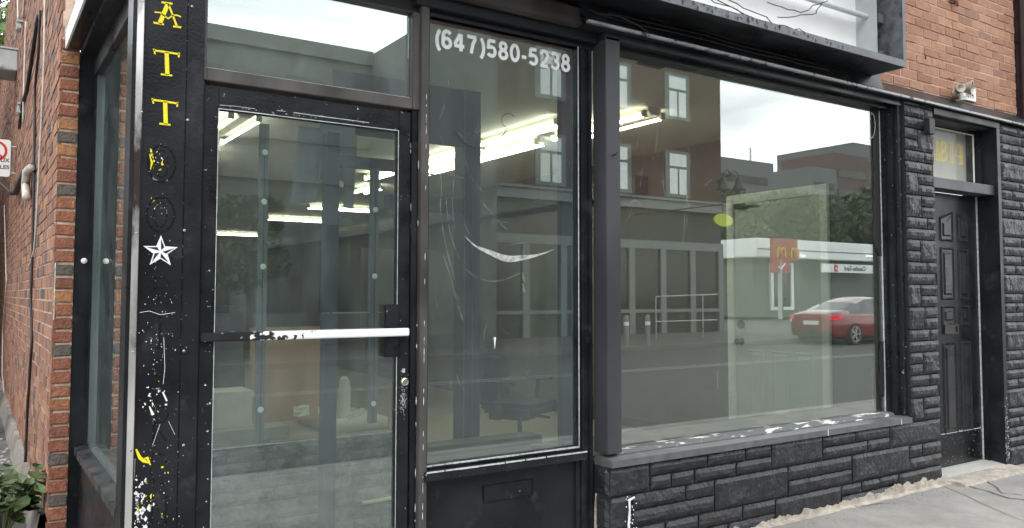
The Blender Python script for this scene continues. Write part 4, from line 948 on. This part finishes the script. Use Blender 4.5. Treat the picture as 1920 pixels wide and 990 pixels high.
# ================================================================== ALLEY
def cable(name,pts,r,mk,label,wob=.0):
    g=MB(); Q=[]
    for a_,b_ in zip(pts[:-1],pts[1:]):
        for k in range(4): Q.append(a_.lerp(b_,k/4)+Vector((0,random.uniform(-wob,wob),0)))
    Q.append(pts[-1]); g.tube(Q,r,6); return tag(g.build(name,K[mk],smooth=True),label,'cable' if 'conduit' not in name else 'conduit')
random.seed(3)
W=.355
ax=lambda pts,X0=W:[atX(x,y,X0) for x,y in pts]
cable('wall_cable',ax([(84,-10),(83,100),(80,180),(74,300),(68,420),(64,470),(55,500)]),.007,'cable2','pale thin cable running down the alley bricks nearest the street')
cable('wall_cable',ax([(75,20),(72,100),(66,160),(64,300),(62,420),(60,500),(58,560),(60,640),(52,760),(47,880)]),.010,'cable','thick dark cable hanging the full height of the alley bricks',.02)
cable('wall_cable',ax([(72,30),(68,50),(58,120),(50,170),(42,195),(36,240)]),.016,'cable','thick black cable slanting down to the left above the conduit',.03)
cable('wall_cable',ax([(49,40),(47,90),(45,160),(43,230)]),.009,'cable2','pale vertical cable left of the slanting black one')
cable('wall_cable',ax([(33,-10),(34,40),(29,75)]),.010,'cable2','short pale cable at the very top left of the alley wall')
cable('wall_cable',ax([(46,-10),(43,35)]),.010,'cable2','second short pale cable at the top of the alley wall')
cable('wall_cable',ax([(8,385),(10,460),(12,530),(5,620),(4,700),(8,740)]),.007,'cable2','long thin wavy pale wire low at the far left of the alley')
cable('flexible_conduit',ax([(57,315),(50,322),(48,345),(50,372)],.33),.032,'cable2','pale ribbed flexible conduit stub poking from the alley bricks')
cable('wall_cable',ax([(56,313),(46,325),(38,340),(30,360),(22,362)],.33),.028,'cable','loop of thick black cable behind the conduit stub',.03)
def encl(name,px0,py0,px1,py1,Yp,label,mk='steelgrey',dp=.25):
    a_=at(px0,py0,Yp); b_=at(px1,py1,Yp); t=thing(name,label,'box'); g=MB(); g.box(a_.x,b_.x,Yp,Yp+dp,b_.z,a_.z); g.build('case',K[mk],t,bev=.01)
    g=MB(); g.box(a_.x-.0,b_.x+.01,Yp-.015,Yp+dp,a_.z-.0,a_.z+.02); g.box((a_.x+b_.x)/2-.02,(a_.x+b_.x)/2+.02,Yp-.02,Yp,b_.z+.02,b_.z+.06); g.build('lid',K[mk],t)
encl('electrical_box',-30,85,33,133,7.9,'large pale grey electrical box high on the alley wall at the left edge',dp=.6)
encl('junction_box',31,40,40,57,6.6,'small grey junction box on cables high in the alley',dp=.12)
encl('meter_box',33,195,38,215,6.0,'narrow grey fitting under the large electrical box','steelgrey',.1)
g=MB(); random.seed(8)
a_=atX(101,500,.36); b_=atX(98,592,.36)
for k in range(9):
    z=a_.z+(b_.z-a_.z)*k/8; y=a_.y+(b_.y-a_.y)*k/8+random.uniform(-.006,.006); h=abs(a_.z-b_.z)/16+.004
    g.obox((.3665,y,z),(.0015,0,0),(0,random.uniform(.007,.016),0),(0,0,h))
g.build('white_paint_smear',K['scr'],B)
# no parking sign
t=thing('parking_sign','white no parking sign on a bracket at the left edge of the alley','sign')
Yp=7.3; b_=at(22,262,Yp); d_=at(20,333,Yp); xa=b_.x-.31; zt,zb=b_.z,d_.z
g=MB(); n_=6; P=[]; rr=.03
for (cx,cz,a0) in ((b_.x-rr,zt-rr,0),(xa+rr,zt-rr,90),(xa+rr,zb+rr,180),(b_.x-rr,zb+rr,270)):
    for k in range(n_+1): P.append((cx+rr*math.cos(R(a0+90*k/n_)),cz+rr*math.sin(R(a0+90*k/n_))))
g2=MB(); flat(g2,P,Yp+.004,.004); g2.build('sign_back',K['blackink'],t); 
cx=(xa+b_.x)/2; cz=(zt+zb)/2; flat(g,[(cx+(x-cx)*.965,cz+(z-cz)*.975) for x,z in P],Yp-.001,.002); g.build('sign_face',K['signwhite'],t)
g=MB(); c_=at(0,283,Yp); cx0=cx
stroke(g,[(cx0+.105*math.cos(R(k*12)),c_.z+.105*math.sin(R(k*12))) for k in range(31)],.026,Yp-.004,.001); stroke(g,[(cx0-.07,c_.z+.07),(cx0+.07,c_.z-.07)],.02,Yp-.004,.001); g.build('prohibition_ring',K['red'],t)
text('P',.14,K['blackink'],t,(cx0,Yp-.0035,c_.z),(R(90),0,0),'letter_p',bold=.003)
text('AUX',.062,K['blackink'],t,(b_.x-.015,Yp-.004,at(0,300,Yp).z),(R(90),0,0),'lettering',bold=.001,align='RIGHT')
text('RUELLES',.062,K['blackink'],t,(b_.x-.015,Yp-.004,at(0,313,Yp).z),(R(90),0,0),'lettering',bold=.001,align='RIGHT')
g=MB(); g.tube([(b_.x-.02,Yp+.02,zb+.05),(.37,Yp+.02,zb+.05)],.012,6); g.tube([(b_.x-.02,Yp+.02,zt-.08),(.37,Yp+.02,zt-.08)],.012,6); g.tube([(xa+.05,Yp+.02,zb+.1),(.37,Yp+.1,zb-.2)],.012,6); g.build('bracket',K['alu'],t)
# buildings and trees further down the alley
g=MB(); g.box(-5,-.9,9,16,0,5.0); bb=g.build('wall',K['oppgrey']); 
t=thing('alley_house','dark grey house at the far end of the alley behind the signs','building'); bb.parent=t
g=MB(); g.box(-2.5,.45,16,20,0,3.6); g.build('rear_wall',K['oppgrey'],t)
g=MB(); 
for k in range(12): g.box(-1.5,.36,15.9,15.92,2.6+k*.1,2.62+k*.1)
for k in range(10): g.box(-1.4+k*.18,-1.38+k*.18,15.9,15.92,2.6,3.7)
g.build('balcony_mesh',K['cable2'],t)
def leaves(mb,c,rad,n,size,flatk=1.):
    for _ in range(n):
        v=Vector([random.gauss(0,1) for _ in range(3)]).normalized()*random.random()**.4
        p=Vector(c)+Vector((v.x*rad[0],v.y*rad[1],v.z*rad[2])); a_=Vector([random.gauss(0,1) for _ in range(3)]).normalized(); b_=a_.orthogonal().normalized(); s_=size*random.uniform(.6,1.4)
        mb.cur=random.random(); mb.add([p-a_*s_,p+b_*s_*.5,p+a_*s_,p-b_*s_*.5],[(0,1,2,3)])
def tree(loc,h,cr_r,label,n=2600,size=.14,group=None,seed=1,mk='leafdark'):
    random.seed(seed); t=thing('broadleaf_tree',label,'tree',loc,0,group)
    g=MB(); g.tube([(0,0,-.3),(.05,.03,h*.3),(-.04,.02,h*.6),(0,0,h*.85)],[h*.025,h*.02,h*.014,h*.005],8)
    for k in range(6):
        a_=k*1.05; g.tube([(0,0,h*(.4+.06*k)),(math.cos(a_)*cr_r*.4,math.sin(a_)*cr_r*.4,h*(.55+.05*k)),(math.cos(a_)*cr_r*.75,math.sin(a_)*cr_r*.75,h*(.62+.05*k))],[h*.010,h*.007,h*.003],6)
    g.build('trunk',K['bark'],t)
    g=MB()
    for k in range(14):
        a_=random.uniform(0,6.28); q=random.random()**.5*cr_r*.7; z=h*random.uniform(.48,.95); f=1-.5*abs(z/h-.68)/.3
        leaves(g,(math.cos(a_)*q*f,math.sin(a_)*q*f,z),(cr_r*.42,cr_r*.42,h*.11),n//14,size)
    g.build('crown',K[mk],t)
    return t
K['leaflight']=mat('light_green_leaf',(.1,.17,.05),.6,tint=[(0,(.06,.12,.03)),(1,(.18,.27,.08))])  # paler green leaf tint for the alley tree
tree((-.35,19,0),11.5,2.4,'light green tree rising at the far end of the alley',n=9000,size=.11,seed=2,mk='leaflight')
# weeds at the alley mouth
def weed(x,y,h,n,seed,label,r=.16,lw=.055):
    random.seed(seed); t=thing('weed_plant',label,'plant',(x,y,0),0,'weeds at the foot of the alley wall'); g=MB(); s_=MB()
    for k in range(n):
        a_=random.uniform(0,6.28); hh=h*random.uniform(.5,1); q=r*random.uniform(.3,1); tip=Vector((math.cos(a_)*q,math.sin(a_)*q,hh)); mid=tip*.5+Vector((0,0,hh*.12))
        s_.tube([(0,0,0),mid,tip],[.004,.003,.0015],5)
        for m_ in range(5):
            base=mid.lerp(tip,m_/4*1.0); b2=a_+random.uniform(-1.6,1.6); d=Vector((math.cos(b2),math.sin(b2),random.uniform(-.7,.15))).normalized(); sd2=Vector((-d.y,d.x,0)).normalized(); L_=lw*random.uniform(1.0,2.0); w_=L_*.30
            g.cur=random.random(); up=sd2.cross(d)*.12*L_
            pts=[base,base+d*L_*.25+sd2*w_*.8-up*.3,base+d*L_*.55+sd2*w_-up*.4,base+d*L_*.85+sd2*w_*.4-up,base+d*L_*1.05-up*1.6,base+d*L_*.85-sd2*w_*.4-up,base+d*L_*.55-sd2*w_-up*.4,base+d*L_*.25-sd2*w_*.8-up*.3,base+d*L_*.5+up*.5]
            g.add(pts,[(0,1,8),(1,2,8),(2,3,8),(3,4,8),(4,5,8),(5,6,8),(6,7,8),(7,0,8)])
    s_.build('stems',K['stem'],t); g.build('leaves',K['green'],t)
weed(.17,1.9,.46,30,5,'leafy green weed at the foot of the alley wall in the bottom left corner',.20,.07)
weed(.08,2.6,.34,18,6,'smaller leafy weed just behind the corner one',.2,.07)
weed(.02,6.2,.5,16,8,'dark weed clump further back against the alley wall',.25,.08)
weed(-.15,8.2,.6,16,12,'farthest weed clump at the left edge of the alley',.35,.1)
random.seed(77)
g=MB()
for _ in range(420):
    x=random.uniform(-.8,.3); y=random.uniform(1.6,9); r=random.uniform(.006,.022); g.lathe((x,y,0),[(r,0),(r*.9,r*.5),(r*.3,r*.8),(0,r*.8)],n=6)
tag(g.build('gravel',mat('pale_gravel',(.34,.33,.32),.9,tint=[(0,(.15,.15,.14)),(1,(.5,.49,.47))])),'loose pale gravel scattered on the alley ground','gravel',kind='stuff')

# ================================================================== ACROSS THE STREET (seen in the glass)
OB=thing('brick_row_building','dark brown brick building with grey shopfronts across the street','building')
Yo=-18.
g=MB(); g.box(11.6,23.85,Yo-2.2,Yo,4.47,14.5); g.build('brick_wall',K['oppbrick'],OB)
g=MB(); g.box(11.6,23.95,Yo-.0,Yo+.22,4.45,4.78); g.box(11.6,23.95,Yo-.05,Yo+.30,4.78,4.86); g.build('cornice',K['oppframe'],OB)
g=MB(); g.box(11.6,23.85,Yo-2.2,Yo-.05,0,4.45); g.build('shop_wall',K['oppfascia'],OB)
g=MB(); g.box(11.6,23.85,Yo-.05,Yo+.06,3.02,3.32); g.box(11.6,23.85,Yo-.05,Yo+.05,.75,.87)
xs=[11.6+i*1.5 for i in range(8)]+[23.6]
for x in xs: g.box(x,x+.26,Yo-.05,Yo+.06,.0,3.02)
g.build('shopfront_frame',K['oppframe'],OB)
for a_,b_ in zip(xs[:-1],xs[1:]):
    g=MB(); g.box(a_+.26,b_,Yo-.04,Yo-.02,.87,3.02); g.build('shop_window',K['oppdark'],OB)
for x in (21.0,18.1,15.2,12.3):
    for z in (5.05,7.92,10.8):
        g=MB(); g.box(x-.12,x+1.12,Yo,Yo+.05,z-.1,z+1.62); wn=g.build('window',K['tower'],OB)
        g=MB(); g.box(x+.08,x+.92,Yo+.05,Yo+.07,z+1.05,z+1.5); g.box(x+.08,x+.46,Yo+.05,Yo+.07,z+.02,z+.95); g.box(x+.56,x+.92,Yo+.05,Yo+.07,z+.02,z+.95); g.build('pane',K['oppwin'],wn)
LB=thing('low_grey_building','long two storey grey building across the street seen in the transom','building')
g=MB(); g.box(-14,9.35,Yo-10,Yo,0,8.25); g.box(9.35,11.6,Yo-10,Yo+3.2,0,8.25); g.build('wall',K['oppgrey'],LB)
g=MB(); g.box(-14,9.35,Yo,Yo+.2,4.4,4.75); g.box(-14,9.35,Yo,Yo+.15,7.9,8.3); g.box(-14,9.3,Yo,Yo+.1,5.5,5.62); g.build('cornice',K['ledge'],LB)
for i in range(12):
    g=MB(); g.box(-13+i*1.9,-11.6+i*1.9,Yo+.0,Yo+.03,.9,3.3); g.build('shop_window',K['oppdark'],LB)
for i in range(8):
    g=MB(); g.box(-12+i*2.7,-11+i*2.7,Yo,Yo+.03,5.9,7.3); g.build('window',K['oppdark'],LB)
# distant blocks beyond
def block(x0,x1,y0,y1,h,mk,label,n=None,zb=0):
    t=thing('tower_block',label,'building'); g=MB(); g.box(x0,x1,y0,y1,zb,h); g.build('wall',K[mk],t)
    for k in range(4):
        z=h*.45+k*h*.13
        g=MB(); g.box(x0+(x1-x0)*.1,x0+(x1-x0)*.9,y1,y1+.1,z,z+h*.05); g.build('window_band',K['oppdark'],t)
    return t
def rv(px,py,Yv): p=at(px,py,Yv); return p.x,p.z
YY=60
xa,za=rv(1352,302,YY); xb,_=rv(1450,302,YY); _,zc=rv(1400,300,YY)
block(xa-3,xb,-YY-12,-YY,zc,'tower','grey flat roofed block seen beside the brick building in the glass')
t=thing('antenna_mast','thin roof antenna standing on the grey flat roofed block','antenna'); x_,z_=rv(1420,290,YY); g=MB(); g.tube([(x_,-YY-1,zc-1),(x_,-YY-1,z_+1)],.12,6); g.build('mast',K['alu'],t)
xa,_=rv(1450,340,85); xb,_=rv(1523,340,85); _,zc=rv(1500,343,85)
block(xa-12,xb,-95,-85,zc,'ledge','long low dark building on the skyline in the glass')
xa,_=rv(1522,320,70); xb,_=rv(1568,320,70); _,zc=rv(1540,314,70); block(xa,xb,-80,-70,zc,'tower','mid height grey block left of the reddish tower in the glass')
xa,_=rv(1569,290,70); xb,_=rv(1605,290,70); _,zc=rv(1590,288,70); block(xa,xb+4,-80,-70.5,zc,'towerred','reddish brown tower on the skyline in the glass')
xa,_=rv(1600,280,75); xb,_=rv(1680,280,75); _,zc=rv(1630,272,75); block(xa,xb+8,-90,-75,zc,'tower','tallest pale grey tower at the right of the skyline in the glass')
# service station
Yst=30
t=thing('service_station','low pale service station with white canopy band across the side street','building')
xa,zt=rv(1400,456,Yst); xb,_=rv(1700,456,Yst); _,zb=rv(1640,492,Yst)
g=MB(); g.box(xa+.5,xb,-Yst-8,-Yst,0,zb); g.build('wall',K['statwall'],t)
g=MB(); g.box(xa,xb,-Yst-8,-Yst+.8,zb,zt+.3); g.build('canopy_band',K['whiteband'],t,bev=.05)
g=MB(); g.box(xa,xb,-Yst+.8,-Yst+.84,(zb+zt)/2+.05,(zb+zt)/2+.10); g.build('band_line',K['oppgrey'],t)
for px in (1505,1632):
    x_,z_=rv(px,480,Yst-1); g=MB(); g.box(x_-.2,x_+.2,-Yst+.84,-Yst+1.1,z_-.05,z_+.05); g.build('canopy_lamp',mat('lit_canopy_lamp',(.9,.9,.9),.5,emit=((1,1,.95),2.5)),t)
x0_,z0_=rv(1442,492,Yst); x1_,z1_=rv(1486,581,Yst)
g=MB(); frame(g,x0_,x1_,z1_,z0_,-Yst,-Yst+.15,.25,.25,.2,.15); wf=g.build('window_frame',K['whiteband'],t)
g=MB(); g.box(x0_+.2,x1_-.2,-Yst+.0,-Yst+.04,z1_+.1,z0_-.1); g.build('pane',K['oppdark'],wf)
x0_,z0_=rv(1541,494,Yst-1); x1_,z1_=rv(1646,513,Yst-1)
ss=thing('station_sign','long white fascia sign with grey lettering on the service station','sign')
g=MB(); g.box(x0_,x1_,-Yst+.9,-Yst+1.0,z1_,z0_); g.build('board',K['whiteband'],ss)
tx=text('Couche-Tard',(z0_-z1_)*.78,K['tower'],ss,((x0_*.42+x1_*.58),-Yst+1.01,(z0_+z1_)/2),(R(90),0,R(180)),'lettering',bold=.01,ext=.01)
g=MB(); xm=x0_+(x1_-x0_)*.24; hh=(z0_-z1_)*.4; zm=(z0_+z1_)/2; g.box(xm-hh*.8,xm+hh*.8,-Yst+1.,-Yst+1.03,zm-hh,zm+hh); em=g.build('emblem',K['red'],ss)
g=MB(); g.box(xm-hh*.3,xm+hh*.3,-Yst+1.03,-Yst+1.05,zm-hh*.5,zm+hh*.3); g.build('emblem_mark',K['whiteband'],em)
# red restaurant sign
x0_,z0_=rv(1449,446,Yst-3); x1_,z1_=rv(1499,490,Yst-3)
rs_=thing('restaurant_sign','square red pole sign with two yellow arched letters','sign')
yq=-(Yst-3)
g=MB(); g.box(x0_,x0_+(x1_-x0_)*.62,yq-.2,yq,z1_-.7,z0_); g.box(x0_+(x1_-x0_)*.62,x1_,yq-.35,yq-.1,z1_,z0_); g.build('board',mat('faded_red_board',(.35,.05,.035),.5),rs_)
g=MB()
for cx_ in (x0_+(x1_-x0_)*.30,x0_+(x1_-x0_)*.82):
    w_=(x1_-x0_)*.15; h_=(z0_-z1_)*.42; zb_=z1_+(z0_-z1_)*.16; yy_=yq+.0
    for s_ in (-1,1):
        P=[(cx_+s_*w_*.5+w_*.5*math.cos(R(k*12)),zb_+h_*math.sin(R(k*12))**.6) for k in range(16)]
        stroke(g,P,w_*.22,yy_+.06,.05)
g.build('arched_letters',mat('arch_yellow',(.8,.5,.03),.4),rs_)
g=MB(); cx_=x0_+(x1_-x0_)*.3; stroke(g,[(cx_-.25,z1_-.35),(cx_-.08,z1_-.5),(cx_+.3,z1_-.15)],.1,yq+.06,.05); g.build('tick_mark',K['whiteband'],rs_)
g=MB(); g.tube([(cx_,yq-.1,0),(cx_,yq-.1,z1_)],.12,10); g.build('pole',K['steelgrey'],rs_)
# trees beyond the station
tree((50.5,-41,0),9.3,4.6,'dark tree behind the left part of the station in the glass',n=5000,size=.28,group='trees behind the service station',seed=11)
tree((58,-40,0),10.5,5.2,'tallest dark tree behind the station sign in the glass',n=6000,size=.3,group='trees behind the service station',seed=12)
tree((65,-40,0),11.0,5.2,'dark tree at the right edge behind the station in the glass',n=6000,size=.3,group='trees behind the service station',seed=13)
tree((43,-43,0),8.0,4.2,'rounded dark tree beside the low skyline in the glass',n=4500,size=.28,group='trees behind the service station',seed=14)
tree((4.9,-14.2,0),3.4,1.1,'small dark kerb side tree reflected in the entrance door',n=4200,size=.09,seed=15)
# street lamp, barrier, bollards, yellow sign
t=thing('street_lamp','black twin bell lamp bracketed to the brown brick building','street lamp')
yv=-17.2
p1=at(1357,345,17.2);p2=at(1386,345,17.2)
xm=(p1.x+p2.x)/2; g=MB(); g.tube([(23.6,-18,p1.z+.2),(23.9,yv-.3,p1.z+.5),(xm,yv,p1.z+.45)],[.05,.04,.03],10); g.build('wall_arm',K['plastic'],t)
for p_ in (p1,p2):
    g=MB(); g.tube([(xm,yv,p1.z+.4),((xm+p_.x)/2,yv,p1.z+.55),(p_.x,yv,p1.z+.4),(p_.x,yv,p1.z+.25)],.025,6); g.build('arm',K['plastic'],t)
    g=MB(); g.lathe((p_.x,yv,p_.z),[(.03,.28),(.10,.22),(.16,.0),(.26,-.18),(.27,-.22),(0,-.2)],n=16); g.build('bell_shade',K['plastic'],t)
t=thing('barrier_rail','low white tubular barrier in front of the brown building','barrier')
yv=-15.5
for (pa,pb_) in (((1230,556),(1345,552)),((1230,603),(1345,600))):
    a_=at(*pa,15.5); b_=at(*pb_,15.5); g=MB(); g.tube([(a_.x,yv,a_.z),(b_.x,yv,b_.z)],.02,8); g.build('rail',K['alu'],t)
a_=at(1230,556,15.5); b_=at(1318,553,15.5)
for q_ in (a_,b_): g=MB(); g.tube([(q_.x,yv,0),(q_.x,yv,q_.z)],.018,8); g.build('post',K['alu'],t)
for i,px in enumerate((1204,1244)):
    a_=at(px,650,12.6); t=thing('bollard',('left' if i==0 else 'right')+' one of two short white bollards at the far kerb','bollard',(a_.x,-13.2,0),0,'bollards at the far kerb')
    g=MB(); g.lathe((0,0,0),[(.07,0),(.07,.75),(.05,.82),(0,.84)],n=14); g.build('post',K['oppframe'],t); g=MB(); g.lathe((0,0,.55),[(.073,0),(.073,.1),(.071,.1)],n=14); g.build('reflective_band',K['whiteband'],t)
a_=at(1355,413,14); t=thing('hanging_sign','small yellow green leaf shaped hanging sign on the brown building','sign'); g=MB()
g.prism([(a_.x+.42*math.cos(R(k*20)),-14.,a_.z+.2*math.sin(R(k*20))) for k in range(18)],(0,.06,0)); g.build('sign_panel',K['signyel'],t); g=MB(); g.tube([(a_.x,-13.97,a_.z+.2),(a_.x,-13.97,a_.z+.5),(a_.x,-18,a_.z+.5)],.02,6); g.build('bracket',K['plastic'],t)
# cars
def car(loc,rz,paint,label,tail=True):
    t=thing('parked_car',label,'car',loc,rz)
    # stations: x, half width, bottom, belt, top (roof/hood), cabin half width
    stn=[(-2.3,.70,.34,.78,.86,.60),(-2.22,.82,.24,.86,.93,.70),(-1.9,.88,.20,.90,1.02,.74),(-1.55,.90,.19,.92,1.04,.74),(-1.0,.90,.18,.93,1.28,.64),(-.5,.90,.18,.93,1.41,.60),(.0,.90,.18,.92,1.45,.60),(.45,.90,.18,.91,1.42,.60),(.9,.90,.18,.90,1.22,.66),(1.3,.90,.18,.86,.96,.74),(1.8,.88,.19,.78,.86,.72),(2.15,.80,.22,.66,.74,.62),(2.3,.66,.30,.56,.62,.5)]
    g=MB(); gm=MB(); rows=[]
    for (x,w_,zb_,zs,zt_,c_) in stn:
        half=[(.0,zb_),(w_*.8,zb_),(w_*.97,zb_+.12),(w_,(zb_+zs)/2+.05),(w_*.98,zs-.06),(w_*.90,zs),(c_,zt_-.05 if zt_>zs+.2 else zt_-.02),(c_*.6,zt_),(0,zt_+.01)]
        rows.append([(x,y,z) for y,z in half]+[(x,-y,z) for y,z in half[-2:0:-1]])
    n_=len(rows[0])
    for i in range(len(rows)-1):
        for k in range(n_):
            k2=(k+1)%n_; f=[rows[i][k],rows[i][k2],rows[i+1][k2],rows[i+1][k]]
            hi=stn[i][4]-stn[i][3]>.2 or stn[i+1][4]-stn[i+1][3]>.2
            both=stn[i][4]-stn[i][3]>.2 and stn[i+1][4]-stn[i+1][3]>.2
            side=k in (5,n_-6); top=k in (6,7,n_-8,n_-7)
            glassf=(side and hi) or (top and hi and not (stn[i][4]>1.25 and stn[i+1][4]>1.25))
            (gm if glassf else g).add(f,[(0,1,2,3)])
    g.add(rows[0],[list(range(n_))]); g.add(rows[-1],[list(range(n_))])
    def fin(mb,nm,mt):
        o=mb.build(nm,mt,t,smooth=True); bm=bmesh.new(); bm.from_mesh(o.data); bmesh.ops.remove_doubles(bm,verts=bm.verts,dist=.001); bmesh.ops.recalc_face_normals(bm,faces=bm.faces); bm.to_mesh(o.data); bm.free(); return o
    fin(g,'body',paint); fin(gm,'windows',K['carglass'])
    for x in (-1.42,1.42):
        for s_ in (-1,1):
            wv=bpy.data.objects.new('wheel',None); col.objects.link(wv); wv.parent=t
            q=MB(); q.lathe((x,s_*.72,.33),[(.2,0),(.32,0),(.335,.03),(.335,.17),(.32,.2),(.24,.2)],ax=(0,s_,0),n=28); q.build('tyre',K['tyre'],wv,smooth=False)
            q=MB(); q.lathe((x,s_*.72,.33),[(.24,.17),(.22,.19),(.05,.20),(0,.20)],ax=(0,s_,0),n=28) if False else q.lathe((x,s_*.72,.33),[(.24,.2),(.22,.2),(.22,.15)],ax=(0,s_,0),n=28)
            for k in range(5):
                a__=R(72*k); d=Vector((math.cos(a__),0,math.sin(a__))); q.obox(Vector((x,s_*.9,.33))+d*.12,d*.12,Vector((0,.012,0)),d.cross(Vector((0,1,0)))*.028)
            q.build('rim',K['alu'],wv)
            q=MB(); q.lathe((x,s_*.70,.33),[(.37,0),(.38,.19),(.37,.195)],ax=(0,s_,0),n=28); q.build('wheel_arch',K['tyre'],t)
    for s_ in (-1,1):
        q=MB(); q.prism([(-2.27,s_*.80,.76),(-2.30,s_*.62,.77),(-2.31,s_*.62,.84),(-2.22,s_*.82,.87),(-2.06,s_*.89,.86),(-2.06,s_*.895,.79)],(-.02,s_*.012,0)); q.build('tail_light',K['tail'],t)
        q=MB(); q.obox((.95,s_*1.0,.98),(.06,0,0),(0,.10,0),(0,0,.06)); q.build('mirror',paint,t,bev=.02)
    q=MB(); q.box(-2.335,-2.31,-.26,.26,.60,.72); q.build('licence_plate',K['signwhite'],t)
    q=MB(); q.box(-2.34,-2.2,-.7,.7,.26,.40); q.build('rear_bumper_trim',K['tyre'],t,bev=.03)
    return t
car((23.6,-12.2,-.12),0,K['carred'],'red sedan with a lit tail light on the far side of the road')
car((47,-23,-.12),R(0),K['cargrey'],'silver car parked at the service station')
# person near the station window
def person():
    me=bpy.data.meshes.new('person'); 
    J=[(0,0,.95,.15),(0,0,1.15,.15),(0,0,1.38,.17),(0,0,1.5,.07),(0,0,1.60,.09),(0,0,1.70,.10),(0,0,1.78,.07),
       (.19,0,1.42,.07),(.25,.03,1.15,.05),(.16,.2,1.05,.04),(.05,.26,1.15,.035),(-.19,0,1.42,.07),(-.25,.03,1.15,.05),(-.16,.2,1.05,.04),(-.05,.26,1.15,.035),
       (.1,0,.88,.1),(.11,.02,.48,.075),(.11,0,.08,.05),(.11,.14,.04,.045),(-.1,0,.88,.1),(-.12,.03,.48,.075),(-.12,-.02,.08,.05),(-.12,.12,.04,.045)]
    Ed=[(0,1),(1,2),(2,3),(3,4),(4,5),(5,6),(2,7),(7,8),(8,9),(9,10),(2,11),(11,12),(12,13),(13,14),(0,15),(15,16),(16,17),(17,18),(0,19),(19,20),(20,21),(21,22)]
    me.from_pydata([j[:3] for j in J],Ed,[]); o=bpy.data.objects.new('person',me); col.objects.link(o)
    md=o.modifiers.new('skin','SKIN'); 
    for i,j_ in enumerate(J): me.skin_vertices[0].data[i].radius=(j_[3],j_[3])
    me.skin_vertices[0].data[0].use_root=True
    s2=o.modifiers.new('sub','SUBSURF'); s2.levels=2; s2.render_levels=2
    bpy.context.view_layer.update(); m2=bpy.data.meshes.new_from_object(o.evaluated_get(bpy.context.evaluated_depsgraph_get())); bpy.data.objects.remove(o)
    m2.materials.clear(); m2.materials.append(K['cloth']); o=bpy.data.objects.new('person',m2); col.objects.link(o)
    x_,z_=rv(1464,560,Yst-1.2); o.location=(x_,-Yst+1.2,0); o.scale=(1,1,1); m2.polygons.foreach_set('use_smooth',[True]*len(m2.polygons))
    tag(o,'person in dark clothes standing in front of the station window','person')
    g=MB(); g.lathe((0,.0,1.72),[(.10,-.04),(.115,.03),(.08,.1),(0,.13)],n=14); g.build('hair',K['blackink'],o,smooth=True)
person()
